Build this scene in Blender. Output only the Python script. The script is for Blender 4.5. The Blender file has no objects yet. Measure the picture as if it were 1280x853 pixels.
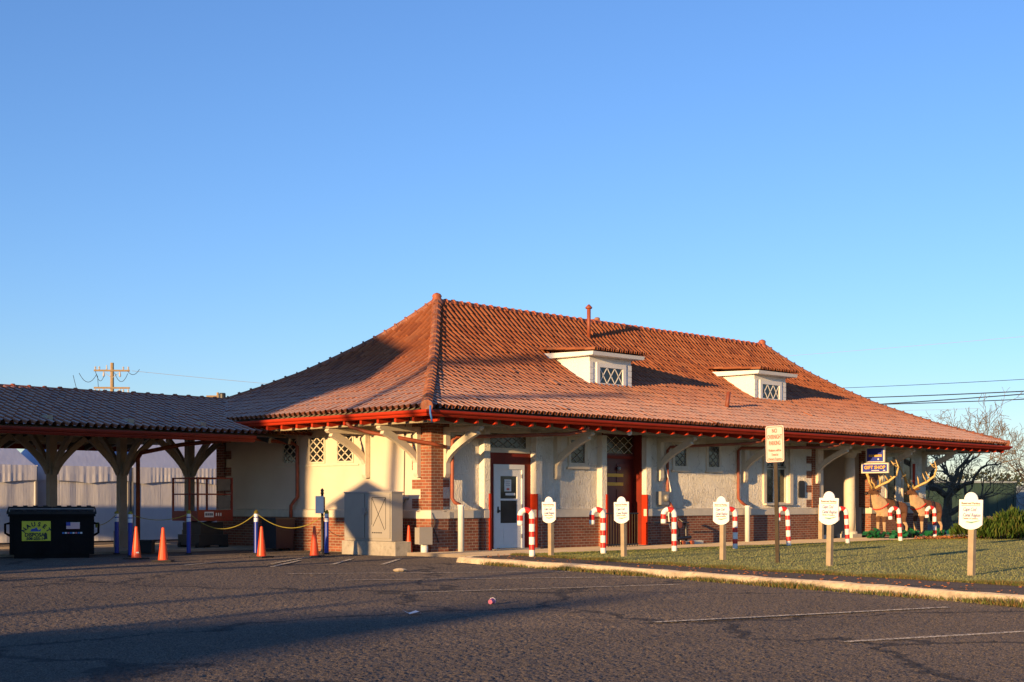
import bpy, bmesh, math, random
from mathutils import Vector, Matrix
random.seed(7)
R=math.radians
sc=bpy.context.scene
COL=sc.collection
# =====================================================================  helpers
class MB:
    """collects geometry, build() links it as ONE mesh object"""
    def __init__(s): s.v=[]; s.f=[]; s.m=[]; s.uv={}
    def add(s,vs,fs,m=0):
        o=len(s.v); s.v+= [tuple(p) for p in vs]
        for f in fs: s.f.append([o+i for i in f]); s.m.append(m)
    def box(s,x0,x1,y0,y1,z0,z1,m=0):
        if x0>x1:x0,x1=x1,x0
        if y0>y1:y0,y1=y1,y0
        if z0>z1:z0,z1=z1,z0
        vs=[(x0,y0,z0),(x1,y0,z0),(x1,y1,z0),(x0,y1,z0),(x0,y0,z1),(x1,y0,z1),(x1,y1,z1),(x0,y1,z1)]
        s.add(vs,[(0,3,2,1),(4,5,6,7),(0,1,5,4),(1,2,6,5),(2,3,7,6),(3,0,4,7)],m); return s
    def bar(s,a,b,w,h,up=(0,0,1),m=0):
        a=Vector(a);b=Vector(b);d=(b-a).normalized();u=Vector(up)
        if abs(d.dot(u))>.98:u=Vector((1,0,0))
        r=d.cross(u).normalized()*(w/2);u=r.cross(d).normalized()*(h/2)
        vs=[a-r-u,a+r-u,a+r+u,a-r+u,b-r-u,b+r-u,b+r+u,b-r+u]
        s.add(vs,[(0,1,2,3)[::-1],(4,5,6,7),(0,1,5,4),(1,2,6,5),(2,3,7,6),(3,0,4,7)],m); return s
    def tube(s,pts,rad,n=8,m=0,caps=True,mats=None):
        P=[Vector(p) for p in pts]; N=len(P)
        if not isinstance(rad,(list,tuple)): rad=[rad]*N
        ring=[];prev=None
        for i in range(N):
            d=(P[min(i+1,N-1)]-P[max(i-1,0)])
            if d.length<1e-9:d=Vector((0,0,1))
            d.normalize()
            if prev is None:
                a=Vector((0,0,1)) if abs(d.z)<.9 else Vector((1,0,0)); u=d.cross(a).normalized()
            else:
                u=prev-d*prev.dot(d)
                if u.length<1e-6:u=d.orthogonal()
                u.normalize()
            w=d.cross(u); prev=u
            ring.append([P[i]+(u*math.cos(2*math.pi*k/n)+w*math.sin(2*math.pi*k/n))*rad[i] for k in range(n)])
        o=len(s.v)
        for r in ring: s.v+=[tuple(p) for p in r]
        for i in range(N-1):
            for k in range(n):
                k2=(k+1)%n
                s.f.append([o+i*n+k,o+i*n+k2,o+(i+1)*n+k2,o+(i+1)*n+k]); s.m.append(mats[i] if mats else m)
        if caps:
            s.f.append([o+k for k in range(n)][::-1]); s.m.append(mats[0] if mats else m)
            s.f.append([o+(N-1)*n+k for k in range(n)]); s.m.append(mats[-1] if mats else m)
        return s
    def lathe(s,prof,c=(0,0,0),n=16,m=0):
        return s.tube([(c[0],c[1],c[2]+z) for r,z in prof],[r for r,z in prof],n,m)
    def prism(s,poly,ext,m=0):
        P=[Vector(p) for p in poly];e=Vector(ext);n=len(P)
        s.add(P+[p+e for p in P],[list(range(n))[::-1],[n+i for i in range(n)]]+[(i,(i+1)%n,n+(i+1)%n,n+i) for i in range(n)],m); return s
    def quad(s,*p,m=0):
        s.add(p,[tuple(range(len(p)))],m); return s
    def build(s,name,mats,parent=None,smooth=False,fix=True):
        me=bpy.data.meshes.new(name); me.from_pydata(s.v,[],s.f)
        if not isinstance(mats,(list,tuple)):mats=[mats]
        for m in mats: me.materials.append(m)
        if len(mats)>1: me.polygons.foreach_set('material_index',s.m)
        if fix and len(s.v)<60000:
            bm=bmesh.new();bm.from_mesh(me);bmesh.ops.recalc_face_normals(bm,faces=bm.faces);bm.to_mesh(me);bm.free()
        if smooth: me.polygons.foreach_set('use_smooth',[True]*len(me.polygons))
        me.update()
        o=bpy.data.objects.new(name,me); COL.objects.link(o)
        if parent: o.parent=parent
        return o
def tag(o,label=None,cat=None,group=None,kind=None):
    if label:o['label']=label
    if cat:o['category']=cat
    if group:o['group']=group
    if kind:o['kind']=kind
    return o
def empty(name,loc=(0,0,0),rz=0,label=None,cat=None,group=None):
    o=bpy.data.objects.new(name,None); COL.objects.link(o); o.location=loc; o.rotation_euler=(0,0,rz); o.empty_display_size=.2
    return tag(o,label,cat,group)
def kids(o): return [c for c in list(bpy.data.objects) if c.parent==o]
def copy_tree(o,parent=None):
    c=o.copy(); COL.objects.link(c)
    if parent is not None:c.parent=parent
    for ch in kids(o): copy_tree(ch,c)
    return c
# =====================================================================  materials
def nt(name):
    m=bpy.data.materials.new(name); m.use_nodes=True; t=m.node_tree; b=t.nodes['Principled BSDF']
    return m,t,b
def N(t,ty,**k):
    n=t.nodes.new(ty)
    for a,v in k.items():
        if a in n.inputs.keys(): n.inputs[a].default_value=v
        else: setattr(n,a,v)
    return n
def rgba(c): return (c[0],c[1],c[2],1)
def ramp(t,fac,stops):
    r=t.nodes.new('ShaderNodeValToRGB'); e=r.color_ramp.elements
    while len(e)<len(stops): e.new(.5)
    for i,(p,c) in enumerate(stops):
        e[i].position=p; e[i].color=rgba(c)
    t.links.new(fac,r.inputs[0]); return r.outputs[0]
def coord(t,scale=(1,1,1)):
    tc=t.nodes.new('ShaderNodeTexCoord'); mp=t.nodes.new('ShaderNodeMapping'); mp.inputs['Scale'].default_value=scale
    t.links.new(tc.outputs['Object'],mp.inputs[0]); return mp.outputs[0]
def noise(t,vec,scale,detail=4,rough=.6,dist=0):
    n=N(t,'ShaderNodeTexNoise'); n.inputs['Scale'].default_value=scale; n.inputs['Detail'].default_value=detail; n.inputs['Roughness'].default_value=rough; n.inputs['Distortion'].default_value=dist
    t.links.new(vec,n.inputs['Vector']); return n.outputs['Fac']
def mix(t,f,a,b,mode='MIX'):
    n=t.nodes.new('ShaderNodeMix'); n.data_type='RGBA'; n.blend_type=mode
    for sock,v in ((n.inputs[0],f),(n.inputs[6],a),(n.inputs[7],b)):
        if hasattr(v,'is_output'): t.links.new(v,sock)
        elif isinstance(v,(int,float)): sock.default_value=v
        else: sock.default_value=rgba(v)
    return n.outputs[2]
def bump(t,b,h,strength,dist):
    n=t.nodes.new('ShaderNodeBump'); n.inputs['Strength'].default_value=strength; n.inputs['Distance'].default_value=dist
    t.links.new(h,n.inputs['Height']); t.links.new(n.outputs[0],b.inputs['Normal']); return n
def paint(name,c,rough=.55,var=.12,scale=3,metal=0,bmp=0,dirt=None,spec=None):
    m,t,b=nt(name); v=coord(t)
    f=noise(t,v,scale,6,.65)
    lo=[x*(1-var) for x in c]; hi=[min(1,x*(1+var)) for x in c]
    col=ramp(t,f,[(.3,lo),(.7,hi)])
    if dirt:
        f2=noise(t,v,scale*2.3,8,.75); g=ramp(t,f2,[(.52,(0,0,0)),(.72,(1,1,1))]); col=mix(t,g,col,dirt)
    t.links.new(col,b.inputs['Base Color']); b.inputs['Roughness'].default_value=rough; b.inputs['Metallic'].default_value=metal
    if spec is not None: b.inputs['Specular IOR Level'].default_value=spec
    if rough>=.8: b.inputs['Diffuse Roughness'].default_value=1
    if bmp: bump(t,b,noise(t,v,scale*12,4),bmp,.01)
    return m
M={}
M['trim']=paint('cream_trim',(.66,.58,.44),.6,.08,2,bmp=.1,dirt=(.5,.42,.3))
M['red']=paint('red_gutter_paint',(.42,.030,.006),.65,.15,2,spec=.2)
M['redwood']=paint('dark_red_wood',(.20,.022,.010),.6,.2,2,spec=.25)
M['doorred']=paint('maroon_door',(.10,.010,.007),.4,.2,2)
M['copper']=paint('copper_pipe',(.27,.065,.028),.55,.3,4)
M['white']=paint('white_paint',(.78,.77,.72),.5,.05,2)
M['white_dirty']=paint('white_plastic_pipe',(.74,.72,.64),.5,.1,5)
M['canopypaint']=paint('tan_post_paint',(.29,.25,.20),.65,.15,2,bmp=.1,dirt=(.25,.2,.14))
M['soffit']=paint('soffit_board',(.36,.30,.20),.7,.2,2)
M['black']=paint('black_iron',(.016,.016,.017),.45,.3,4)
M['dumpster']=paint('dumpster_steel',(.0045,.0045,.005),.7,.4,3,dirt=(.012,.009,.006),spec=.15)
M['cone']=paint('orange_cone',(.80,.075,.010),.45,.08,6)
M['rubber']=paint('black_rubber',(.02,.02,.02),.8,.2,6)
M['blue']=paint('blue_bollard',(.010,.035,.30),.4,.1,4)
M['reflect']=paint('white_sleeve',(.72,.74,.76),.4,.05,4)
M['yellow']=paint('yellow_rope',(.30,.25,.03),.6,.2,8)
M['wood']=paint('post_wood',(.36,.275,.17),.75,.18,5,bmp=.2)
M['canred']=paint('candy_red',(.62,.025,.016),.45,.06,5)
M['canwhite']=paint('candy_white',(.80,.77,.70),.5,.06,5)
M['sign_cream']=paint('sign_board',(.84,.82,.77),.5,.03,3)
M['sign_text']=paint('brown_letters',(.10,.05,.02),.5,.05,3)
M['sign_blue']=paint('blue_letters',(.05,.06,.22),.5,.05,3)
M['sign_green']=paint('green_swash',(.16,.30,.22),.5,.05,3)
M['signpink']=paint('faded_sign',(.80,.55,.45),.4,.05,3)
M['signred']=paint('red_letters',(.62,.10,.06),.45,.05,3)
M['steel']=paint('galvanised',(.30,.29,.27),.5,.15,4,metal=.3)
M['rustpost']=paint('rusty_channel_post',(.055,.038,.018),.6,.3,6,metal=.2)
M['cabinet']=paint('cabinet_grey_beige',(.33,.30,.25),.5,.06,2)
M['conc']=paint('concrete',(.38,.34,.27),.85,.2,4,bmp=.4,dirt=(.22,.2,.15))
M['kerbstone']=paint('kerb_concrete',(.46,.37,.25),.85,.3,4,bmp=.6,dirt=(.16,.12,.08))
M['walk']=paint('walk_concrete',(.30,.24,.17),.85,.2,1.2,bmp=.3)
M['decalY']=paint('yellow_decal',(.62,.60,.03),.5,.06,4)
M['ink']=paint('black_ink',(.012,.012,.014),.5,.05,3)
M['flagblue']=paint('flag_blue',(.03,.06,.35),.5,.05,3)
M['flagred']=paint('flag_red',(.60,.18,.22),.5,.05,3)
M['liftred']=paint('lift_red',(.26,.024,.014),.45,.2,4,dirt=(.12,.03,.02))
M['liftdark']=paint('lift_machine',(.022,.024,.024),.5,.3,4)
M['board']=paint('plywood',(.24,.20,.15),.8,.15,5)
M['bluegift']=paint('sign_navy',(.030,.045,.30),.4,.06,3)
M['gold']=paint('sign_gold',(.75,.42,.03),.45,.05,3)
M['antler']=paint('antler',(.60,.40,.14),.55,.2,10,bmp=.2)
M['deerbrown']=paint('deer_brown',(.12,.05,.02),.8,.35,9,bmp=.5)
M['deercream']=paint('deer_cream',(.44,.30,.17),.8,.2,9,bmp=.5)
M['nose']=paint('deer_nose',(.03,.014,.01),.4,.2,9)
M['garland']=paint('green_foil',(.010,.12,.035),.35,.5,12,bmp=.6)
M['stone']=paint('band_stone',(.64,.57,.44),.75,.1,3,bmp=.25)
M['bin']=paint('blue_bin',(.006,.014,.03),.5,.1,3)
M['leaf']=paint('dry_leaf',(.34,.12,.035),.8,.5,14)
M['bark']=paint('bark',(.13,.10,.065),.9,.35,12,bmp=.5)
M['polewood']=paint('pole_wood',(.38,.27,.14),.85,.2,6)
M['insul']=paint('porcelain',(.45,.42,.38),.3,.1,6)
M['cable']=paint('cable_black',(.03,.03,.032),.6,.1,5)
M['cont']=paint('container_green',(.020,.045,.032),.5,.2,1)
M['contgrey']=paint('container_grey',(.20,.24,.27),.6,.1,1)
M['cottage']=paint('clapboard',(.4,.38,.34),.7,.1,1)
M['shingle']=paint('shingle',(.10,.09,.085),.9,.2,3)
M['bluecloth']=paint('blue_tarp',(.04,.17,.48),.6,.1,3)
M['pink']=paint('pink_cup',(.62,.12,.22),.5,.3,20)
def glass(name,c=(.012,.013,.014),rough=.08):
    m,t,b=nt(name); v=coord(t)
    col=ramp(t,noise(t,v,1.7,2),[(.35,c),(.7,[x*3.0 for x in c])]); t.links.new(col,b.inputs['Base Color'])
    b.inputs['Roughness'].default_value=rough; b.inputs['IOR'].default_value=1.5
    bump(t,b,noise(t,v,2.5,1),.06,.05)
    return m
M['glass']=glass('dark_window_glass')
M['amber']=glass('amber_leaded_glass',(.035,.022,.008),.15)
def brick_mat():
    m,t,b=nt('red_brick'); tc=t.nodes.new('ShaderNodeTexCoord')
    sp=t.nodes.new('ShaderNodeSeparateXYZ'); t.links.new(tc.outputs['Object'],sp.inputs[0])
    ad=N(t,'ShaderNodeMath',operation='ADD'); t.links.new(sp.outputs[0],ad.inputs[0]); t.links.new(sp.outputs[1],ad.inputs[1])
    cb=t.nodes.new('ShaderNodeCombineXYZ'); t.links.new(ad.outputs[0],cb.inputs[0]); t.links.new(sp.outputs[2],cb.inputs[1])
    br=t.nodes.new('ShaderNodeTexBrick'); br.offset=.5
    for k,v in (('Scale',1),('Brick Width',.21),('Row Height',.0715),('Mortar Size',.0075),('Mortar Smooth',.2),('Bias',-.1)): br.inputs[k].default_value=v
    br.inputs['Color1'].default_value=rgba((.34,.105,.048)); br.inputs['Color2'].default_value=rgba((.20,.058,.030)); br.inputs['Mortar'].default_value=rgba((.40,.31,.22))
    t.links.new(cb.outputs[0],br.inputs['Vector'])
    f=noise(t,tc.outputs['Object'],2.2,5); col=mix(t,.55,br.outputs['Color'],ramp(t,f,[(.3,(.45,.45,.45)),(.7,(1,1,1))]),'MULTIPLY')
    t.links.new(col,b.inputs['Base Color']); b.inputs['Roughness'].default_value=.85
    inv=N(t,'ShaderNodeMath',operation='SUBTRACT'); inv.inputs[0].default_value=1; t.links.new(br.outputs['Fac'],inv.inputs[1])
    h=N(t,'ShaderNodeMath',operation='MULTIPLY_ADD'); t.links.new(noise(t,tc.outputs['Object'],60,3),h.inputs[0]); h.inputs[1].default_value=.35; t.links.new(inv.outputs[0],h.inputs[2])
    bump(t,b,h.outputs[0],.6,.008); return m
M['brick']=brick_mat()
def stucco():
    m,t,b=nt('trowelled_stucco'); v=coord(t)
    f=noise(t,v,1.3,5,.6); col=ramp(t,f,[(.3,(.73,.68,.57)),(.7,(.82,.77,.66))])
    g=ramp(t,noise(t,v,3.1,8,.75),[(.58,(0,0,0)),(.8,(1,1,1))]); col=mix(t,g,col,(.54,.48,.37))
    sz=t.nodes.new('ShaderNodeSeparateXYZ'); t.links.new(v,sz.inputs[0]); mz=N(t,'ShaderNodeMapRange'); t.links.new(sz.outputs[2],mz.inputs[0]); mz.inputs[1].default_value=1.75; mz.inputs[2].default_value=1.05
    sp_=N(t,'ShaderNodeMath',operation='MULTIPLY'); t.links.new(mz.outputs[0],sp_.inputs[0]); t.links.new(ramp(t,noise(t,coord(t,(1,1,.5)),6,7,.75),[(.42,(0,0,0)),(.72,(.8,.8,.8))]),sp_.inputs[1]); col=mix(t,sp_.outputs[0],col,(.36,.29,.20))
    vc=t.nodes.new('ShaderNodeTexVoronoi'); vc.feature='DISTANCE_TO_EDGE'; vc.inputs['Scale'].default_value=.55; wv=N(t,'ShaderNodeVectorMath',operation='ADD'); nn=N(t,'ShaderNodeTexNoise'); nn.inputs['Scale'].default_value=2.5; nn.inputs['Detail'].default_value=6; t.links.new(v,nn.inputs['Vector']); t.links.new(v,wv.inputs[0]); t.links.new(nn.outputs['Color'],wv.inputs[1]); t.links.new(wv.outputs[0],vc.inputs['Vector']); col=mix(t,ramp(t,vc.outputs['Distance'],[(0,(.6,.6,.6)),(.007,(0,0,0))]),col,(.25,.2,.14))
    t.links.new(col,b.inputs['Base Color']); b.inputs['Roughness'].default_value=.9
    v2=coord(t,(1,1,.42)); n1=noise(t,v2,13,4,.6,1.6)
    b.inputs['Diffuse Roughness'].default_value=1; bump(t,b,n1,1,.06); return m
M['stucco']=stucco()
def plaster():
    m,t,b=nt('smooth_plaster'); v=coord(t)
    f=noise(t,v,1.1,5,.6); col=ramp(t,f,[(.3,(.64,.53,.40)),(.7,(.71,.60,.46))])
    g=ramp(t,noise(t,coord(t,(1,1,.3)),2.4,8,.75),[(.6,(0,0,0)),(.85,(1,1,1))]); col=mix(t,g,col,(.58,.5,.37))
    t.links.new(col,b.inputs['Base Color']); b.inputs['Roughness'].default_value=.85
    bump(t,b,noise(t,v,9,5),.15,.01); return m
M['plaster']=plaster()
def tile_mat():
    m,t,b=nt('clay_roof_tile')
    uv=t.nodes.new('ShaderNodeUVMap'); uv.uv_map='UVMap'
    fl=N(t,'ShaderNodeVectorMath',operation='FLOOR'); t.links.new(uv.outputs[0],fl.inputs[0])
    wn=t.nodes.new('ShaderNodeTexWhiteNoise'); wn.noise_dimensions='2D'; t.links.new(fl.outputs[0],wn.inputs['Vector'])
    c=ramp(t,wn.outputs['Value'],[(0,(.22,.064,.024)),(.2,(.29,.088,.030)),(.7,(.345,.110,.038)),(.92,(.35,.125,.05)),(1,(.18,.055,.026))])
    v=coord(t); n1=noise(t,v,9,6,.7); c=mix(t,.35,c,ramp(t,n1,[(.3,(.6,.55,.55)),(.7,(1,1,1))]),'MULTIPLY')
    n3=ramp(t,noise(t,v,.9,6,.7),[(.5,(0,0,0)),(.75,(1,1,1))]); c=mix(t,mix(t,.22,(0,0,0),n3),c,(.13,.055,.03))
    # hoar frost lying on the lower, flatter courses
    ge=t.nodes.new('ShaderNodeNewGeometry'); sp=t.nodes.new('ShaderNodeSeparateXYZ'); t.links.new(ge.outputs['Position'],sp.inputs[0])
    mr=N(t,'ShaderNodeMapRange'); t.links.new(sp.outputs[2],mr.inputs[0]); mr.inputs[1].default_value=5.3; mr.inputs[2].default_value=3.7
    sn=t.nodes.new('ShaderNodeSeparateXYZ'); t.links.new(ge.outputs['Normal'],sn.inputs[0])
    m2=N(t,'ShaderNodeMapRange'); t.links.new(sn.outputs[2],m2.inputs[0]); m2.inputs[1].default_value=.55; m2.inputs[2].default_value=.95
    fr=N(t,'ShaderNodeMath',operation='MULTIPLY'); t.links.new(mr.outputs[0],fr.inputs[0]); t.links.new(m2.outputs[0],fr.inputs[1])
    n2=noise(t,v,5,6,.7); fr2=N(t,'ShaderNodeMath',operation='MULTIPLY'); t.links.new(fr.outputs[0],fr2.inputs[0]); t.links.new(ramp(t,n2,[(.25,(.34,.34,.34)),(.75,(.60,.60,.60))]),fr2.inputs[1])
    c=mix(t,fr2.outputs[0],c,(.78,.72,.68))
    t.links.new(c,b.inputs['Base Color']); b.inputs['Roughness'].default_value=.7; b.inputs['Specular IOR Level'].default_value=.3
    bump(t,b,noise(t,v,40,4),.15,.01); return m
M['tile']=tile_mat()
M['ridge']=paint('ridge_tile_clay',(.34,.085,.030),.65,.4,5,dirt=(.30,.22,.15))
M['hiptile']=paint('lichened_hip_tile',(.26,.085,.040),.75,.5,7,dirt=(.33,.27,.20))
def asphalt(name,base,worn):
    m,t,b=nt(name); v=coord(t)
    f=noise(t,v,.22,7,.65); c=ramp(t,f,[(.3,[x*.75 for x in base]),(.55,base),(.75,worn)])
    sp=noise(t,v,70,2,.5); c=mix(t,.75,c,ramp(t,sp,[(.36,(.35,.35,.36)),(.52,(.9,.9,.9)),(.66,(2.3,2.1,1.8))]),'MULTIPLY')
    st=ramp(t,noise(t,coord(t,(.35,.35,1)),1.3,7,.7,.8),[(.62,(0,0,0)),(.70,(1,1,1))]); c=mix(t,mix(t,.55,(0,0,0),st),c,[x*.40 for x in base])
    vo=t.nodes.new('ShaderNodeTexVoronoi'); vo.feature='DISTANCE_TO_EDGE'; vo.inputs['Scale'].default_value=.16
    vv=N(t,'ShaderNodeVectorMath',operation='ADD'); t.links.new(v,vv.inputs[0])
    nz=N(t,'ShaderNodeTexNoise'); nz.inputs['Scale'].default_value=.8; nz.inputs['Detail'].default_value=6; t.links.new(v,nz.inputs['Vector'])
    sc_=N(t,'ShaderNodeVectorMath',operation='SCALE'); sc_.inputs['Scale'].default_value=2.2; t.links.new(nz.outputs['Color'],sc_.inputs[0]); t.links.new(sc_.outputs[0],vv.inputs[1])
    t.links.new(vv.outputs[0],vo.inputs['Vector'])
    cr=ramp(t,vo.outputs['Distance'],[(.0,(1,1,1)),(.008,(1,1,1)),(.014,(0,0,0))]); c=mix(t,mix(t,.75,(0,0,0),cr),c,(.012,.011,.010))
    t.links.new(c,b.inputs['Base Color']); b.inputs['Roughness'].default_value=.9
    h=N(t,'ShaderNodeMath',operation='MULTIPLY_ADD'); t.links.new(noise(t,v,55,4,.7),h.inputs[0]); h.inputs[1].default_value=1; t.links.new(noise(t,v,3,3),h.inputs[2])
    b.inputs['Diffuse Roughness'].default_value=1; bump(t,b,h.outputs[0],.7,.02); return m
M['asphalt']=asphalt('asphalt',(.104,.084,.066),(.150,.118,.088))
M['path']=asphalt('path_asphalt',(.060,.044,.031),(.09,.067,.046))
def line_mat():
    m,t,b=nt('worn_line_paint'); v=coord(t)
    f=noise(t,v,26,6,.75); g=ramp(t,f,[(.46,(0,0,0)),(.60,(1,1,1))]); c=mix(t,g,(.07,.06,.05),(.58,.53,.46))
    t.links.new(c,b.inputs['Base Color']); b.inputs['Roughness'].default_value=.8; b.inputs['Diffuse Roughness'].default_value=1; bump(t,b,noise(t,v,70,3),.6,.012); return m
M['line']=line_mat()
def turf():
    m,t,b=nt('frosty_turf'); v=coord(t)
    c=ramp(t,noise(t,v,.7,7,.7),[(.3,(.15,.18,.025)),(.55,(.23,.235,.045)),(.75,(.32,.28,.08))])
    sp=t.nodes.new('ShaderNodeSeparateXYZ'); t.links.new(v,sp.inputs[0])
    mr=N(t,'ShaderNodeMapRange'); t.links.new(sp.outputs[1],mr.inputs[0]); mr.inputs[1].default_value=-3.6; mr.inputs[2].default_value=-5.6
    n=ramp(t,noise(t,v,2.2,7,.7),[(.35,(.03,.03,.03)),(.65,(.30,.30,.30))]); fr=N(t,'ShaderNodeMath',operation='MULTIPLY'); t.links.new(mr.outputs[0],fr.inputs[0]); t.links.new(n,fr.inputs[1])
    c=mix(t,fr.outputs[0],c,(.40,.40,.26)); t.links.new(c,b.inputs['Base Color']); b.inputs['Roughness'].default_value=.95
    b.inputs['Diffuse Roughness'].default_value=1; bump(t,b,noise(t,v,30,5,.75),1,.08); return m
M['turf']=turf()
def blade(name,cols,frost=0):
    m,t,b=nt(name); g=t.nodes.new('ShaderNodeNewGeometry')
    c=ramp(t,g.outputs['Random Per Island'],cols)
    if frost:
        tc=t.nodes.new('ShaderNodeTexCoord'); sp=t.nodes.new('ShaderNodeSeparateXYZ'); t.links.new(tc.outputs['Object'],sp.inputs[0])
        mr=N(t,'ShaderNodeMapRange'); t.links.new(sp.outputs[1],mr.inputs[0]); mr.inputs[1].default_value=-3.5; mr.inputs[2].default_value=-5.4; mr.inputs[4].default_value=frost
        c=mix(t,mr.outputs[0],c,(.42,.42,.28))
    t.links.new(c,b.inputs['Base Color']); b.inputs['Roughness'].default_value=.8
    tr=t.nodes.new('ShaderNodeBsdfTranslucent'); t.links.new(c,tr.inputs[0]); ms=t.nodes.new('ShaderNodeMixShader'); ms.inputs[0].default_value=.3
    t.links.new(b.outputs[0],ms.inputs[1]); t.links.new(tr.outputs[0],ms.inputs[2]); t.links.new(ms.outputs[0],t.nodes['Material Output'].inputs[0]); return m
M['grass']=blade('grass_blade',[(0,(.16,.21,.025)),(.5,(.24,.26,.045)),(.85,(.32,.30,.06)),(1,(.40,.32,.08))],.28)
M['verge']=blade('dry_verge_blade',[(0,(.09,.13,.02)),(.4,(.15,.16,.035)),(.75,(.27,.20,.06)),(1,(.30,.13,.04))])
M['juniper']=blade('juniper_spray',[(0,(.045,.105,.010)),(.4,(.095,.18,.016)),(.8,(.16,.22,.03)),(1,(.20,.18,.035))])
M['farleaf']=blade('far_leaf',[(0,(.03,.05,.02)),(.6,(.06,.08,.03)),(1,(.12,.10,.04))])
def vinyl(name,c,tr):
    m,t,b=nt(name); v=coord(t)
    col=ramp(t,noise(t,v,2,5),[(.3,[x*.9 for x in c]),(.7,c)]); t.links.new(col,b.inputs['Base Color']); b.inputs['Roughness'].default_value=.6
    bump(t,b,noise(t,coord(t,(1,1,.3)),7,4),.3,.03)
    tl=t.nodes.new('ShaderNodeBsdfTranslucent'); t.links.new(col,tl.inputs[0]); ms=t.nodes.new('ShaderNodeMixShader'); ms.inputs[0].default_value=tr
    t.links.new(b.outputs[0],ms.inputs[1]); t.links.new(tl.outputs[0],ms.inputs[2]); t.links.new(ms.outputs[0],t.nodes['Material Output'].inputs[0]); return m
M['tent']=vinyl('tent_wall_vinyl',(.75,.74,.75),.12)
M['tentroof']=vinyl('shade_tinted_roof_vinyl',(.62,.68,.84),.3)  # blue of sky-lit shade on the tent roofs is put into this colour
# =====================================================================  text
def text(s,size,mat,parent,origin,right,up,bold=0.0,name='lettering',width=None,align='CENTER',shear=0,depth=.003):
    cu=bpy.data.curves.new('t','FONT'); cu.body=s; cu.size=size; cu.align_x=align; cu.offset=bold*size; cu.extrude=depth; cu.resolution_u=3; cu.shear=shear
    o=bpy.data.objects.new('t',cu); COL.objects.link(o)
    me=bpy.data.meshes.new_from_object(o.evaluated_get(bpy.context.evaluated_depsgraph_get()))
    bpy.data.objects.remove(o); bpy.data.curves.remove(cu)
    r=Vector(right).normalized(); u=Vector(up).normalized(); n=r.cross(u)
    sx=1
    if width:
        xs=[v.co.x for v in me.vertices]; sx=width/max(1e-6,max(xs)-min(xs))
    og=Vector(origin)
    for v in me.vertices: v.co=og+r*(v.co.x*sx)+u*v.co.y+n*v.co.z
    me.materials.clear(); me.materials.append(mat)
    ob=bpy.data.objects.new(name,me); me.name=name; COL.objects.link(ob)
    if parent: ob.parent=parent
    return ob
# =====================================================================  SETTING
KB=[(-1.2,-2.75),(-1.75,-2.85),(-2.2,-3.17),(-2.65,-4.9),(-3.04,-6.86),(-3.75,-9.38),(-4.34,-11.43),(-4.9,-13.4),(-5.55,-15.6),(-6.15,-17.4),(-8.2,-23.5),(-11,-32)]
def off(poly,d):
    out=[]
    for i,p in enumerate(poly):
        a=Vector(poly[max(i-1,0)]); b=Vector(poly[min(i+1,len(poly)-1)]); t_=(b-a).normalized(); n=Vector((-t_.y,t_.x))
        out.append((p[0]+n.x*d,p[1]+n.y*d))
    return out
def resample(poly,step):
    out=[]
    for a,b in zip(poly[:-1],poly[1:]):
        L=math.dist(a,b); n=max(1,int(L/step))
        out+=[(a[0]+(b[0]-a[0])*i/n,a[1]+(b[1]-a[1])*i/n) for i in range(n)]
    return out+[poly[-1]]
K=resample(KB,.35)
rj=random.Random(3)
k0=[(x+rj.uniform(-.02,.02),y) for x,y in K]; k1=off(k0,.02); k2=off(k0,.06); k3=off(k0,.30)
g=MB(); n=len(K); rows=[]
for P,z in ((k0,-.02),(k1,.075),(k2,.105),(k3,.105),(k3,0.0)): rows.append([(x,y,z+(rj.uniform(-.008,.008) if z>.05 else 0)) for x,y in P])
for a,b in zip(rows[:-1],rows[1:]):
    for i in range(n-1): g.quad(a[i],a[i+1],b[i+1],b[i])
tag(g.build('kerb',M['kerbstone'],smooth=False),kind='structure')
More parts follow.
